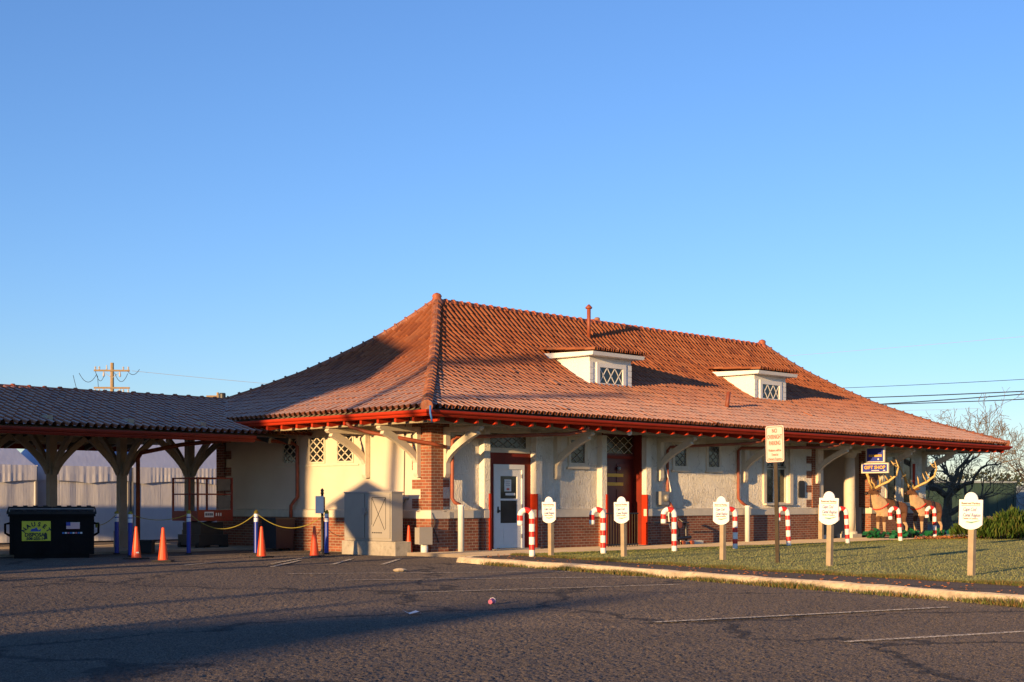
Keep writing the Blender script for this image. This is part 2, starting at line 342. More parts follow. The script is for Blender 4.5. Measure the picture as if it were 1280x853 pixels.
# the lot: one sheet, its near part a fine grid with the real relief of the worn aggregate
import numpy as np
def lot():
    rng=np.random.default_rng(4); st=.0205; xs=np.arange(-23,.40,st); ys=np.arange(-25,7.5,st); nx,ny=len(xs),len(ys)
    def smooth(cell):
        gx,gy=int((xs[-1]-xs[0])/cell)+3,int((ys[-1]-ys[0])/cell)+3; G=rng.normal(0,1,(gx,gy)); fx=(xs-xs[0])/cell; fy=(ys-ys[0])/cell
        ix=fx.astype(int); iy=fy.astype(int); tx=(fx-ix)[:,None]; ty=(fy-iy)[None,:]; tx=tx*tx*(3-2*tx); ty=ty*ty*(3-2*ty)
        return (G[ix][:,iy]*(1-tx)+G[ix+1][:,iy]*tx)*(1-ty)+(G[ix][:,iy+1]*(1-tx)+G[ix+1][:,iy+1]*tx)*ty
    Z=rng.normal(0,1,(nx,ny))*.0036+smooth(.07)*.0006+smooth(2.2)*.004
    X,Y=np.meshgrid(xs+0,ys,indexing='ij'); X=X+rng.uniform(-.3,.3,X.shape)*st; Y=Y+rng.uniform(-.3,.3,Y.shape)*st
    ed=np.minimum(np.minimum(np.arange(nx),np.arange(nx)[::-1])[:,None],np.minimum(np.arange(ny),np.arange(ny)[::-1])[None,:])
    Z=np.clip(Z,-.013,.013)-.006; Z[ed==0]=-.012
    ky=np.array([p[1] for p in KB][::-1]); kx=np.array([p[0] for p in KB][::-1]); lim=np.interp(Y,ky,kx)+.18; lim[Y>-2.8]=9
    keep=(X<lim)&~((X<-12)&(Y>2))&(Y<X+19+4)&(Y>-25)
    kq=keep[:-1,:-1]&keep[1:,:-1]&keep[:-1,1:]&keep[1:,1:]
    idx=np.arange(nx*ny).reshape(nx,ny); q=np.stack([idx[:-1,:-1],idx[1:,:-1],idx[1:,1:],idx[:-1,1:]],-1)[kq]
    used=np.unique(q); mp=np.full(nx*ny,-1); mp[used]=np.arange(len(used)); q=mp[q]
    co=np.stack([X.ravel(),Y.ravel(),Z.ravel()],-1)[used]
    B=500.0; big=np.array([(-B,-B,-.022),(B*1.4,-B,-.022),(B*1.4,B*1.4,-.022),(-B,B*1.4,-.022)]); nb=len(co); co=np.concatenate([co,big]); q=np.concatenate([q,[[nb,nb+1,nb+2,nb+3]]])
    me=bpy.data.meshes.new('parking_lot'); me.vertices.add(len(co)); me.vertices.foreach_set('co',co.astype(np.float32).ravel())
    me.loops.add(q.size); me.loops.foreach_set('vertex_index',q.astype(np.int32).ravel()); me.polygons.add(len(q)); me.polygons.foreach_set('loop_start',(np.arange(len(q))*4).astype(np.int32)); me.polygons.foreach_set('loop_total',np.full(len(q),4,np.int32))
    me.update(calc_edges=True); me.validate(); me.materials.append(M['asphalt'])
    o=bpy.data.objects.new('parking_lot',me); COL.objects.link(o); tag(o,kind='structure',label='worn asphalt parking lot in front of the station')
lot()
LF=[(-.4,-3.02),(-.75,-4.3),(-1.24,-6.07),(-1.75,-7.71),(-2.32,-9.97),(-2.82,-11.91),(-3.24,-14.27),(-3.75,-16.1),(-5.6,-22),(-8.5,-32)]
g=MB()   # asphalt footpath between kerb and lawn
poly=[(x,y,.098) for x,y in k3]+[(x,y,.098) for x,y in [(p[0]+.35,p[1]) for p in LF][::-1]]
g.add(poly,[list(range(len(poly)))]); tag(g.build('footpath',M['path']),kind='structure')
g=MB(); L2=resample(LF,.5)
lawn=[(x+rj.uniform(-.06,.06),y,.115) for x,y in L2]+[(80,-32,.115),(80,-3.02,.115)]
g.add(lawn,[list(range(len(lawn)))]); tag(g.build('lawn',M['turf']),kind='structure')
g=MB()  # concrete walk along the front
g.box(-.55,31,-3.0,.35,-.05,.075); g.box(20.0,31,.35,9,-.05,.074)
for i in range(20):
    x=1.0+i*1.5; g.box(x,x+.012,-3.0,-.1,.0755,.0765)
tag(g.build('front_walk',M['walk']),kind='structure')
g=MB()  # painted stall lines
def stripe(a,b,w=.10,z=.004):
    z=.0055
    a=Vector(a);b=Vector(b);d=(b-a).normalized();n_=Vector((-d.y,d.x))*w/2
    k=max(1,int((b-a).length/.5))
    g.quad((*(a-n_),z),(*(b-n_),z),(*(b+n_),z),(*(a+n_),z))
for a,b in [((-11.46,-17.94),(-5.9,-19.8)),((-11.0,-15.42),(-6.9,-16.6)),((-9.46,-10.0),(-5.4,-11.45)),((-6.99,-.4),(-5.63,.36)),((-5.34,-1.05),(-2.04,1.74)),((-4.72,-2.21),(-2.65,-.31)),((-4.02,-2.94),(-1.91,-1.07)),((-6.2,-2.2),(-4.0,-.2)),((-7.6,-4.6),(-3.6,-7.6)),((-8.2,-6.9),(-4.0,-9.7))]: stripe(a,b)
tag(g.build('painted_line',M['line']),kind='structure')
# platform kerb under the canopy
g=MB(); g.box(-30,-.02,6.2,11.5,0,.06); tag(g.build('platform',M['walk']),kind='structure')
# low wooded rise far away
def leafcloud(mb,cx,cy,cz,rx,ry,rz,n,size,rnd,shell=.55):
    for _ in range(n):
        while True:
            p=Vector((rnd.uniform(-1,1),rnd.uniform(-1,1),rnd.uniform(-1,1)))
            if shell<p.length<1.0: break
        c=Vector((cx+p.x*rx,cy+p.y*ry,cz+p.z*rz))
        a=Vector((rnd.gauss(0,1),rnd.gauss(0,1),rnd.gauss(0,1))).normalized(); b=a.orthogonal().normalized(); s_=size*rnd.uniform(.6,1.3)
        mb.quad(c-a*s_-b*s_*.5,c+a*s_-b*s_*.5,c+a*s_*.6+b*s_*.7,c-a*s_*.6+b*s_*.7)
g=MB(); rf=random.Random(5)
for i in range(190):
    a=R(rf.uniform(-75,150)); d=rf.uniform(245,330); h=rf.uniform(4.5,9.5)
    leafcloud(g,-22+d*math.cos(a),-24+d*math.sin(a),h*.45,rf.uniform(7,15),rf.uniform(7,15),h*.55,420,.33,rf)
tag(g.build('distant_woods',M['farleaf'],fix=False),kind='stuff',label='low line of trees far behind the station')
g=MB()
for i in range(60):
    a0=R(-80+i*4); a1=R(-80+(i+1)*4)
    def P(a,d,z): return (-22+d*math.cos(a),-24+d*math.sin(a),z)
    g.quad(P(a0,230,0),P(a1,230,0),P(a1,340,3.0),P(a0,340,3.0))
tag(g.build('far_ground',M['turf']),kind='structure')
# =====================================================================  STATION
ST=empty('railway_station',(0,0,0),0,'cream stucco railway station with a flared red tile roof and brick base','building')
E_=1.6; XR=26.9; YB=10.5; RX0,RX1,RY=4.3,20.15,4.45
_pf=[(0,3.33),(.116,3.60),(.283,3.97),(.42,4.34),(.55,4.74),(.68,5.23),(.81,5.78),(.9,6.24),(1,6.83)]
def prof(t):
    t=max(0,min(1,t))
    for (a,za),(b,zb) in zip(_pf[:-1],_pf[1:]):
        if t<=b: return za+(zb-za)*(t-a)/(b-a)
    return 6.83
def tiles(mb,uvs,O,U,I,length,depth,lim,zf,pitch=.2,expo=.33,hump=.088,step=.011,top=1.0,rnd=random.Random(1)):
    """real barrel tiles: O eave start, U along the eave, I inward (plan); lim(u)-> plan depth available; zf(t)"""
    O=Vector(O);U=Vector(U);I=Vector(I)
    # arc length table
    ns=400; arc=[0]; 
    for k in range(ns):
        t0=k/ns;t1=(k+1)/ns; arc.append(arc[-1]+math.hypot(depth/ns,zf(t1)-zf(t0)))
    def s_at(a):
        lo,hi=0,ns
        while hi-lo>1:
            m_=(lo+hi)//2
            if arc[m_]<=a:lo=m_
            else:hi=m_
        return depth*(lo+(a-arc[lo])/max(1e-9,arc[lo+1]-arc[lo]))/ns
    nrow=int(arc[-1]/expo)+1
    S=[min(depth,s_at(min(arc[-1]-1e-6,i*expo))) for i in range(nrow+1)]
    W=[0,.18,.27,.40,.5,.60,.73,.82]
    H=[0,0,.62,.93,1,.93,.62,0]
    ncol=int(length/pitch)
    cols=[]
    for c in range(ncol+1):
        for w,h in zip(W,H):
            u=(c+w)*pitch
            if u<=length: cols.append((u,h,c,w))
    cols.append((length,0,ncol,.99))
    jit={}
    grid=[]
    for u,h,c,w in cols:
        smax=max(0,min(depth,lim(u)))
        line=[]
        for i in range(nrow):
            for half in (0,1):
                s=min(S[i+half],smax)
                t=s/depth; dz=(zf(min(1,t+.01))-zf(max(0,t-.01)))/(depth*(min(1,t+.01)-max(0,t-.01)))
                nrm=Vector((0,0,1))-I*dz; nrm.normalize()
                j=jit.setdefault((c,i),rnd.uniform(-.005,.007)+(rnd.uniform(.006,.02) if rnd.random()<.012 else 0))
                hh=h*hump*(1.0 if half==0 else .95)+(step if half==0 else 0)+j
                p=O+U*u+I*s; p.z=zf(t); p=p+nrm*hh
                line.append((p,(c+min(.98,w)+.005,i+(.02 if half==0 else .97)),s>=smax-1e-6 and S[i]>=smax))
        grid.append(line)
    o=len(mb.v); nr=nrow*2
    for line in grid:
        for p,uv,_ in line: mb.v.append(tuple(p)); uvs.append(uv)
    for a in range(len(grid)-1):
        for r in range(nr-1):
            if grid[a][r][2] and grid[a+1][r][2]: continue
            i=o+a*nr+r
            mb.f.append([i,i+nr,i+nr+1,i+1]); mb.m.append(0)
def tile_obj(mb,uvs,name,parent):
    ob=mb.build(name,M['tile'],parent,fix=False)
    me=ob.data; uvl=me.uv_layers.new(name='UVMap')
    co=[0.0]*(2*len(me.loops))
    for p in me.polygons:
        u0=min(uvs[me.loops[l].vertex_index][0] for l in p.loop_indices); v0=min(uvs[me.loops[l].vertex_index][1] for l in p.loop_indices)
        for l in p.loop_indices:
            uv=uvs[me.loops[l].vertex_index]; co[2*l]=math.floor(u0)+.5; co[2*l+1]=math.floor(v0)+.5
    uvl.data.foreach_set('uv',co)
    # smooth across the barrel, sharp at the course steps
    me.polygons.foreach_set('use_smooth',[True]*len(me.polygons))
    try: me.set_sharp_from_angle(angle=R(48))
    except Exception: pass
    return ob
DY=RY+E_; DX0=RX0+E_; DX1=XR-RX1
mb=MB(); uv=[]
LX=XR+E_
tiles(mb,uv,(-E_,-E_,0),(1,0,0),(0,1,0),LX,DY,lambda u:min(DY,u*DY/DX0,(LX-u)*DY/DX1),prof)
tiles(mb,uv,(-E_,-E_,0),(0,1,0),(1,0,0),YB+E_,DX0,lambda u:min(DX0,u*DX0/DY,(YB+E_-u)*DX0/DY),prof,rnd=random.Random(2))
tiles(mb,uv,(XR,YB,0),(0,-1,0),(-1,0,0),YB+E_,DX1,lambda u:min(DX1,u*DX1/DY,(YB+E_-u)*DX1/DY),prof,pitch=.25,expo=.5)
tiles(mb,uv,(XR,YB,0),(-1,0,0),(0,-1,0),LX,DY,lambda u:min(DY,u*DY/DX1,(LX-u)*DY/DX0),prof,pitch=.25,expo=.5)
ROOF=tile_obj(mb,uv,'roof',ST)
def ridge(name,pts,r,seg,parent,mat=None,sag=.35):
    # overlapping half-round cap tiles along a polyline
    P=[Vector(p) for p in pts]; d=[0]
    for a,b in zip(P[:-1],P[1:]): d.append(d[-1]+(b-a).length)
    def at(s):
        for i in range(len(P)-1):
            if s<=d[i+1]+1e-9: return P[i]+(P[i+1]-P[i])*((s-d[i])/max(1e-9,d[i+1]-d[i]))
        return P[-1]
    n=max(1,round(d[-1]/seg)); L=d[-1]/n; pp=[];rr=[]
    for i in range(n):
        j=random.uniform(-.006,.006)
        for f,k in ((.0,1.22),(.14,1.22),(.16,.95),(.99,.92)):
            pp.append(at((i+f)*L)+Vector((0,0,j))); rr.append(r*k)
    m_=MB(); m_.tube(pp,rr,10); return m_.build(name,mat or M['ridge'],parent,smooth=False)
ridge('ridge_tile',[(RX0,RY,6.83),(RX1,RY,6.83)],.105,.30,ROOF)
def hip(c,a):
    pts=[]
    for k in range(25):
        t=k/24; pts.append((c[0]+(a[0]-c[0])*t,c[1]+(a[1]-c[1])*t,prof(t)+.03))
    return pts
for c,a in (((-E_,-E_),(RX0,RY)),((-E_,YB),(RX0,RY)),((XR,-E_),(RX1,RY)),((XR,YB),(RX1,RY))):
    ridge('hip_tile',hip(c,a),.115,.34,ROOF,M['hiptile'])
for x in (RX0,RX1):
    m_=MB(); m_.lathe([(.17,-.16),(.19,-.02),(.14,.06),(.12,.12),(.14,.16),(.10,.22),(.03,.25)],(x,RY,6.83),14); m_.build('finial',M['ridge'],ROOF,smooth=True)
# ---- ring sweeps (gutter, fascia, soffit)
def ring(sec,mb,m=0,x0=0,y0=0,x1=25.3,y1=8.9):
    """closed rectangular ring; sec = list of (out,z) section points, out measured from wall rectangle"""
    rows=[]
    for o_,z in sec:
        rows.append([(x0-o_,y0-o_,z),(x1+o_,y0-o_,z),(x1+o_,y1+o_,z),(x0-o_,y1+o_,z)])
    k=len(sec)
    for i in range(k):
        a=rows[i];b=rows[(i+1)%k]
        for j in range(4): mb.quad(a[j],a[(j+1)%4],b[(j+1)%4],b[j],m=m)
m_=MB(); ring([(1.56,3.145),(1.63,3.145),(1.655,3.18),(1.655,3.195),(1.69,3.21),(1.71,3.235),(1.71,3.28),(1.695,3.28),(1.68,3.25),(1.56,3.22)],m_)
GUT=m_.build('gutter',M['red'],ST)
m_=MB(); ring([(1.50,3.15),(1.56,3.15),(1.56,3.30),(1.50,3.30)],m_); m_.build('fascia',M['liftdark'],ST)
m_=MB(); ring([(-.3,3.20),(1.50,3.20),(1.50,3.23),(-.3,3.23)],m_); m_.build('soffit',M['soffit'],ST)
m_=MB(); ring([(.98,3.04),(1.14,3.04),(1.14,3.20),(.98,3.20)],m_); m_.build('eave_beam',M['soffit'],ST)
# lining under the tiles so no light leaks in
m_=MB()
def rp(t): return prof(t)-.09
KK=8
for k in range(KK):
    t0=k/KK;t1=(k+1)/KK
    def rc(t): return [(-E_+DX0*t,-E_+DY*t,rp(t)),(XR-DX1*t,-E_+DY*t,rp(t)),(XR-DX1*t,YB-DY*t,rp(t)),(-E_+DX0*t,YB-DY*t,rp(t))]
    a=rc(t0);b=rc(t1)
    for j in range(4): m_.quad(a[j],a[(j+1)%4],b[(j+1)%4],b[j])
m_.build('roof_deck',M['soffit'],ST)
# rafter tails
def tail_mb(m_,p,out):
    o=Vector(out); l=Vector((-o.y,o.x,0))*.035
    a=Vector(p)
    poly=[a+o*1.55+Vector((0,0,3.05)),a+o*1.55+Vector((0,0,3.14)),a+o*1.52+Vector((0,0,3.17)),a+o*.9+Vector((0,0,3.197)),a+o*.9+Vector((0,0,3.15)),a+o*1.45+Vector((0,0,3.035))]
    m_.prism([q-l for q in poly],l*2)
pm=MB(); tail_mb(pm,(0,0,0),(0,-1,0)); rt=pm.build('rafter_tail',M['red'],ST); rt.location=(-1.2,0,0)
for i in range(1,47):
    c=rt.copy(); COL.objects.link(c); c.location=(-1.2+i*.605,0,0)
for i in range(18):
    c=rt.copy(); COL.objects.link(c); c.rotation_euler=(0,0,R(-90)); c.location=(0,-1.1+i*.605,0)
# ---- walls
m_=MB()
WF=.12
def fw(x0,x1,z0,z1): m_.box(x0,x1,WF,WF+.3,z0,z1)
D1=(1.90,3.54,3.02); D2=(6.29,7.96,3.10); BW=(13.95,15.22,1.22,2.98)
fw(.42,D1[0],1.05,3.2); fw(D1[1],D2[0],1.05,3.2); fw(D2[1],BW[0],1.05,3.2); fw(BW[0],BW[1],BW[3],3.2); fw(BW[0],BW[1],1.05,BW[2]); fw(BW[1],16.95,1.05,3.2)
fw(D1[0],D1[1],D1[2],3.2); fw(D2[0],D2[1],D2[2],3.2)
fw(16.95,20.1,2.98,3.2)
fw(20.1,24.0,1.05,3.2)
m_.build('front_wall',M['stucco'],ST)
m_=MB(); m_.box(.10,.40,.42,8.85,1.05,3.2); m_.build('end_wall',M['plaster'],ST)
m_=MB(); m_.box(0.1,24.0,8.5,8.85,0,3.2); m_.box(23.7,24.0,.42,8.5,0,3.2); m_.box(17.0,20.1,2.3,2.5,0,3.2); m_.box(16.75,16.95,.42,2.3,0,3.2); m_.box(20.1,20.3,.42,2.3,0,3.2); m_.build('back_wall',M['plaster'],ST)
# interior dark floor behind windows not needed; brick base and stone band
m_=MB()
def base(x0,x1): m_.box(x0,x1,.06,.40,0,.87)
for a,b in ((.42,D1[0]),(D1[1],D2[0]),(D2[1],16.95),(20.1,24.02)): base(a,b)
m_.box(.05,.36,.42,8.87,0,.87)
m_.build('brick_base',M['brick'],ST)
m_=MB()
for a,b in ((.43,D1[0]),(D1[1],D2[0]),(D2[1],16.95),(20.1,24.04)): m_.prism([(a,.02,.868),(a,.02,1.045),(a,.08,1.075),(a,.36,1.075),(a,.36,.868)],(b-a,0,0))
m_.prism([(.02,.43,.868),(.02,.43,1.045),(.08,.43,1.075),(.34,.43,1.075),(.34,.43,.868)],(0,8.46,0))
m_.build('stone_band',M['stone'],ST)
# corner pier
m_=MB(); m_.box(0,.56,0,.56,0,.86); m_.box(.06,.44,.06,.44,1.06,3.2)
for i in range(5):  # toothed quoins on both faces
    z=1.10+i*.46
    m_.box(.095,.3,.44,.78,z,z+.23); m_.box(.44,.70,.115,.3,z+.05,z+.24)
m_.build('corner_pier',M['brick'],ST)
m_=MB(); m_.prism([(-.015,-.015,.862),(.585,-.015,.862),(.585,.585,.862),(-.015,.585,.862)],(0,0,.165)); m_.box(.02,.52,.02,.52,1.028,1.058); m_.build('pier_cap',M['stone'],ST)
m_=MB(); m_.box(.06,.4,8.55,8.92,1.06,3.2); 
for i in range(5): m_.box(.092,.3,8.25,8.55,1.06+i*.46,1.06+i*.46+.23)
m_.build('rear_quoin',M['brick'],ST)
m_=MB(); m_.box(16.55,16.97,.08,.5,1.08,3.2)
for i in range(5): m_.box(16.25,16.55,.113,.3,1.1+i*.46,1.33+i*.46)
m_.build('porch_quoin',M['brick'],ST); m_=MB(); m_.box(20.08,20.55,.08,.5,1.08,3.2)
for i in range(5): m_.box(20.55,20.85,.113,.3,1.1+i*.46,1.33+i*.46)
m_.build('porch_quoin',M['brick'],ST)
# pilasters
for a,b in ((1.70,1.90),(3.54,3.76),(6.09,6.29),(7.96,8.17)):
    m_=MB(); m_.box(a,b,-.06,WF,1.06,3.03); m_.build('pilaster',M['stucco'],ST)
    m_=MB(); m_.box(a,b,-.06,.06,0,.87); m_.build('pilaster_base',M['brick'],ST)
    m_=MB(); m_.box(a-.02,b+.02,-.085,.02,.868,1.062); m_.build('pilaster_cap',M['stone'],ST)
for a,b in ((1.852,1.908),(3.528,3.572),(6.242,6.298),(7.946,7.992)):
    m_=MB(); m_.box(a,b,-.094,.14,.02,1.46); m_.build('corner_guard',M['red'],ST)
# brackets
def bracket(p,out):
    o=Vector(out); l=Vector((-o.y,o.x,0)); A=Vector(p)
    e=empty('x'); bpy.data.objects.remove(e)
    m_=MB()
    def P(d,z,s): return A+o*d+l*s+Vector((0,0,z))
    w=.075
    m_.prism([P(-.02,1.86,-w),P(.08,1.84,-w),P(.12,1.93,-w),P(.12,3.04,-w),P(-.02,3.04,-w)],l*2*w)      # wall post
    m_.prism([P(.12,3.02,-w*.9),P(1.25,3.02,-w*.9),P(1.28,2.97,-w*.9),P(1.22,2.92,-w*.9),P(.12,2.92,-w*.9)],l*2*w*.9)  # arm
    up=[];lo=[]
    for k in range(11):
        t=k/10
        d=.10+1.0*(t**1.25); z=2.28+.66*(t**.80)
        up.append((d,z+.07-.02*t)); lo.append((d+.02+.04*t,z-.10+.0*t))
    poly=[P(d,z,-w*.8) for d,z in up]+[P(d,min(z,2.93),-w*.8) for d,z in lo[::-1]]
    m_.prism(poly,l*2*w*.8)
    return m_.build('bracket',M['trim'],ST)
for x in (.53,4.45,8.72,12.78,16.80,20.85,23.8): bracket((x,.10,0),(0,-1,0))
for y in (.50,2.40): bracket((.06,y,0),(-1,0,0))
# window helper
def lattice_lines(w,h,nx,ny):
    out=[]
    for sgn in (1,-1):
        for k in range(-ny-1,nx+ny+2):
            # x/w*nx - sgn*y/h*ny = k  -> param by y
            pts=[]
            for y in (0,h):
                x=(k+sgn*y/h*ny)*w/nx; pts.append((x,y))
            (xa,ya),(xb,yb)=pts
            t0,t1=0.0,1.0; dx=xb-xa
            if abs(dx)>1e-9:
                ta=(0-xa)/dx; tb=(w-xa)/dx
                if ta>tb: ta,tb=tb,ta
                t0=max(t0,ta);t1=min(t1,tb)
            elif xa<0 or xa>w: continue
            if t1-t0>.02: out.append(((xa+dx*t0,ya+(yb-ya)*t0),(xa+dx*t1,ya+(yb-ya)*t1)))
    return out
def window(parent,o,r,n,w,h,nx,ny,bar=.02,frame=.07,glassm='glass',fm='trim',lm='trim',name='window',sill=True,proud=.04,lat=True,recess=.02):
    o=Vector(o);r=Vector(r);n=Vector(n);u=Vector((0,0,1))
    def P(a,b,c): return o+r*a+u*b+n*c
    def bx(mb,a0,a1,b0,b1,c0,c1):
        vs=[P(a0,b0,c0),P(a1,b0,c0),P(a1,b0,c1),P(a0,b0,c1),P(a0,b1,c0),P(a1,b1,c0),P(a1,b1,c1),P(a0,b1,c1)]
        mb.add(vs,[(0,3,2,1),(4,5,6,7),(0,1,5,4),(1,2,6,5),(2,3,7,6),(3,0,4,7)])
    m_=MB(); f=frame
    bx(m_,-f,0,-f,h+f,-.02,proud); bx(m_,w,w+f,-f,h+f,-.02,proud); bx(m_,0,w,h,h+f,-.02,proud); bx(m_,0,w,-f,0,-.02,proud)
    if sill: bx(m_,-f-.05,w+f+.05,-f-.06,-f-.001,-.02,proud+.035)
    W=m_.build(name,M[fm],parent)
    pz=.006; m_=MB(); m_.quad(P(0,0,pz),P(w,0,pz),P(w,h,pz),P(0,h,pz)); m_.build('pane',M[glassm],W)
    if lat:
        m_=MB()
        for i,((a,b),(c,d)) in enumerate(lattice_lines(w,h,nx,ny)):
            m_.bar(P(a,b,.016+.001*(i%3)),P(c,d,.016+.001*(i%3)),.012,bar,up=n.cross(P(c,d,0)-P(a,b,0)))
        m_.build('lattice',M[lm],W)
    return W
for y in (5.85,4.72,3.58): window(ST,(.10,y,2.29),(0,-1,0),(-1,0,0),.58,.62,2,2.5 and 3,.026,.045,'glass','trim','trim',sill=False,proud=.03)
m_=MB(); m_.box(.065,.10,2.75,6.2,2.17,2.205); m_.build('sill_course',M['trim'],ST)
for x,w in ((5.02,.55),(9.43,.52),(11.02,.52)): window(ST,(x,WF,2.28),(1,0,0),(0,-1,0),w,.60,2,3,.011,.10,'amber' if x<6 else 'glass','trim','steel',proud=.04)
window(ST,(2.08,WF+.04,2.60),(1,0,0),(0,-1,0),1.30,.36,4,2,.012,.06,'amber','trim','steel',name='transom',sill=True,proud=.02)
window(ST,(6.42,WF+.24,2.58),(1,0,0),(0,-1,0),1.42,.46,4,2,.012,.06,'amber','doorred','trim',name='transom',sill=False,proud=.02)
# paired tall window
for x in (14.02,14.66): 
    W=window(ST,(x,WF+.12,1.25),(1,0,0),(0,-1,0),.50,1.02,1,1,.02,.07,'glass','trim','trim',name='sash_window',sill=False,proud=.03,lat=False)
    window(W,(x,WF+.12,2.36),(1,0,0),(0,-1,0),.50,.55,2,2,.012,.05,'glass','trim','steel',name='transom',sill=False,proud=.03)
m_=MB(); m_.box(13.85,15.32,-.0,.24,1.16,1.215); m_.build('window_sill',M['stone'],ST)
for a,b in ((13.80,13.945),(15.225,15.40)):
    m_=MB(); m_.box(a,b,.05,.14,1.218,3.05); m_.build('window_casing',M['trim'],ST)
# windows right of the porch
for x,w,z0,h in ((21.25,.55,1.25,1.55),(22.35,.55,1.25,1.55)):
    window(ST,(x,WF,z0),(1,0,0),(0,-1,0),w,h,1,1,.02,.08,'glass','trim','trim',name='sash_window',lat=False)
m_=MB(); m_.box(22.98,23.10,.04,.13,1.08,2.6); m_.build('corner_guard',M['red'],ST)
# doors ----------------------------------------------------------------
m_=MB(); x0,x1=D1[0],D1[1]
m_.box(x0-.002,2.20,.135,.41,.08,2.54); m_.box(3.29,x1+.002,.135,.41,.08,2.54); m_.box(2.20,3.29,.135,.41,2.19,2.54)
m_.build('door_frame',M['redwood'],ST)
m_=MB(); m_.box(x0-.002,2.02,.15,.41,2.541,3.03); m_.box(3.44,x1+.002,.15,.41,2.541,3.03); m_.build('door_trim',M['trim'],ST)
DR=empty('door',(0,0,0)); DR.parent=ST; DR['label']='white half-glazed door with a notice taped inside'
y=.11
m_=MB(); m_.box(2.20,2.30,y,y+.2,.10,2.19); m_.box(3.20,3.29,y,y+.2,.10,2.19); m_.box(2.30,3.20,y,y+.2,2.07,2.19); m_.build('casing',M['white'],DR)
m_=MB(); yy=y+.03
m_.box(2.30,2.46,yy,yy+.04,.11,2.07); m_.box(3.06,3.20,yy,yy+.04,.11,2.07); m_.box(2.46,3.06,yy,yy+.04,.11,.73); m_.box(2.46,3.06,yy,yy+.04,1.90,2.07); m_.box(2.46,3.06,yy,yy+.04,1.29,1.34)
m_.box(2.56,2.96,yy-.008,yy,.22,.62); m_.build('leaf',M['white'],DR)
m_=MB(); m_.quad((2.46,yy+.03,.73),(3.06,yy+.03,.73),(3.06,yy+.03,1.90),(2.46,yy+.03,1.90)); m_.build('pane',M['glass'],DR)
m_=MB(); m_.box(2.345,2.395,yy-.01,yy,.98,1.14); m_.tube([(2.37,yy-.06,1.03),(2.37,yy,1.03)],.03,8); m_.build('handle',M['black'],DR)
for z in (.35,1.1,1.85):
    m_=MB(); m_.box(3.19,3.215,yy-.036,yy-.004,z,z+.10); m_.build('hinge',M['steel'],DR)
m_=MB(); m_.box(2.62,2.86,yy+.018,yy+.026,1.52,1.82); m_.box(2.69,2.79,yy+.014,yy+.018,1.55,1.60,1)
for i in range(3): m_.box(2.66,2.82,yy+.014,yy+.018,1.77-i*.05,1.78-i*.05,2)
m_.build('notice',[M['white'],M['signred'],M['ink']],DR)
m_=MB(); m_.box(2.66,3.0,yy+.018,yy+.026,1.42,1.48); m_.build('notice',M['canwhite'],DR)
m_=MB(); m_.box(1.95,3.50,-.25,.135,.075,.10); m_.build('door_step',M['conc'],ST)
# maroon door
m_=MB(); x0,x1=D2[0],D2[1]
m_.box(x0-.002,x0+.07,.13,.50,.08,3.10); m_.box(x1-.025,x1+.002,.10,.50,.08,3.10); m_.box(x0+.07,x1-.025,.34,.50,2.44,2.52); m_.build('door_frame',M['redwood'],ST)
DR=empty('door',(0,0,0)); DR.parent=ST; DR['label']='maroon door deep in its recess with two yellow strips'
y=.38
m_=MB(); m_.box(x0+.07,7.934,y,y+.06,.08,2.44); m_.build('leaf',M['doorred'],DR)
m_=MB()
for a,b in ((6.50,7.08),(7.20,7.80)):
    for c,d in ((.2,.85),(1.0,1.6),(1.72,2.3)): m_.box(a,b,y-.015,y,c,d)
m_.build('panel',M['doorred'],DR)
for z in (1.98,1.74):
    m_=MB(); m_.box(6.80,7.46,y-.03,y-.016,z-.04,z+.05); m_.build('name_strip',M['gold'],DR)
m_=MB(); m_.lathe([(.01,-.06),(.05,-.04),(.055,.03),(.01,.06)],(7.25,y-.05,2.17),10); m_.build('bell',M['steel'],DR,smooth=True)
# porch column
m_=MB(); m_.lathe([(.17,.30),(.185,.8),(.19,1.5),(.185,2.2),(.165,2.72)],(19.05,.24,0),20)
COLM=m_.build('porch_column',M['trim'],ST,smooth=True)
m_=MB(); m_.box(18.76,19.34,-.05,.53,.07,.20); m_.lathe([(.27,.2),(.27,.26),(.21,.30)],(19.05,.24,0),20); m_.build('plinth',M['stone'],COLM)
m_=MB(); m_.lathe([(.17,2.72),(.22,2.80),(.25,2.88)],(19.05,.24,0),20); m_.box(18.77,19.33,-.04,.52,2.88,2.98); m_.build('capital',M['trim'],COLM)
m_=MB(); m_.box(16.98,17.22,.10,.5,.20,2.978); m_.box(16.95,17.28,.03,.52,.07,.20); m_.build('porch_pilaster',M['trim'],ST)
m_=MB(); m_.box(15.78,16.10,.075,.12,1.40,1.88); m_.prism([(15.80,.075,1.88),(16.08,.075,1.88),(16.02,.075,1.93),(15.86,.075,1.93)],(0,.045,0)); m_.build('bronze_plaque',M['black'],ST)
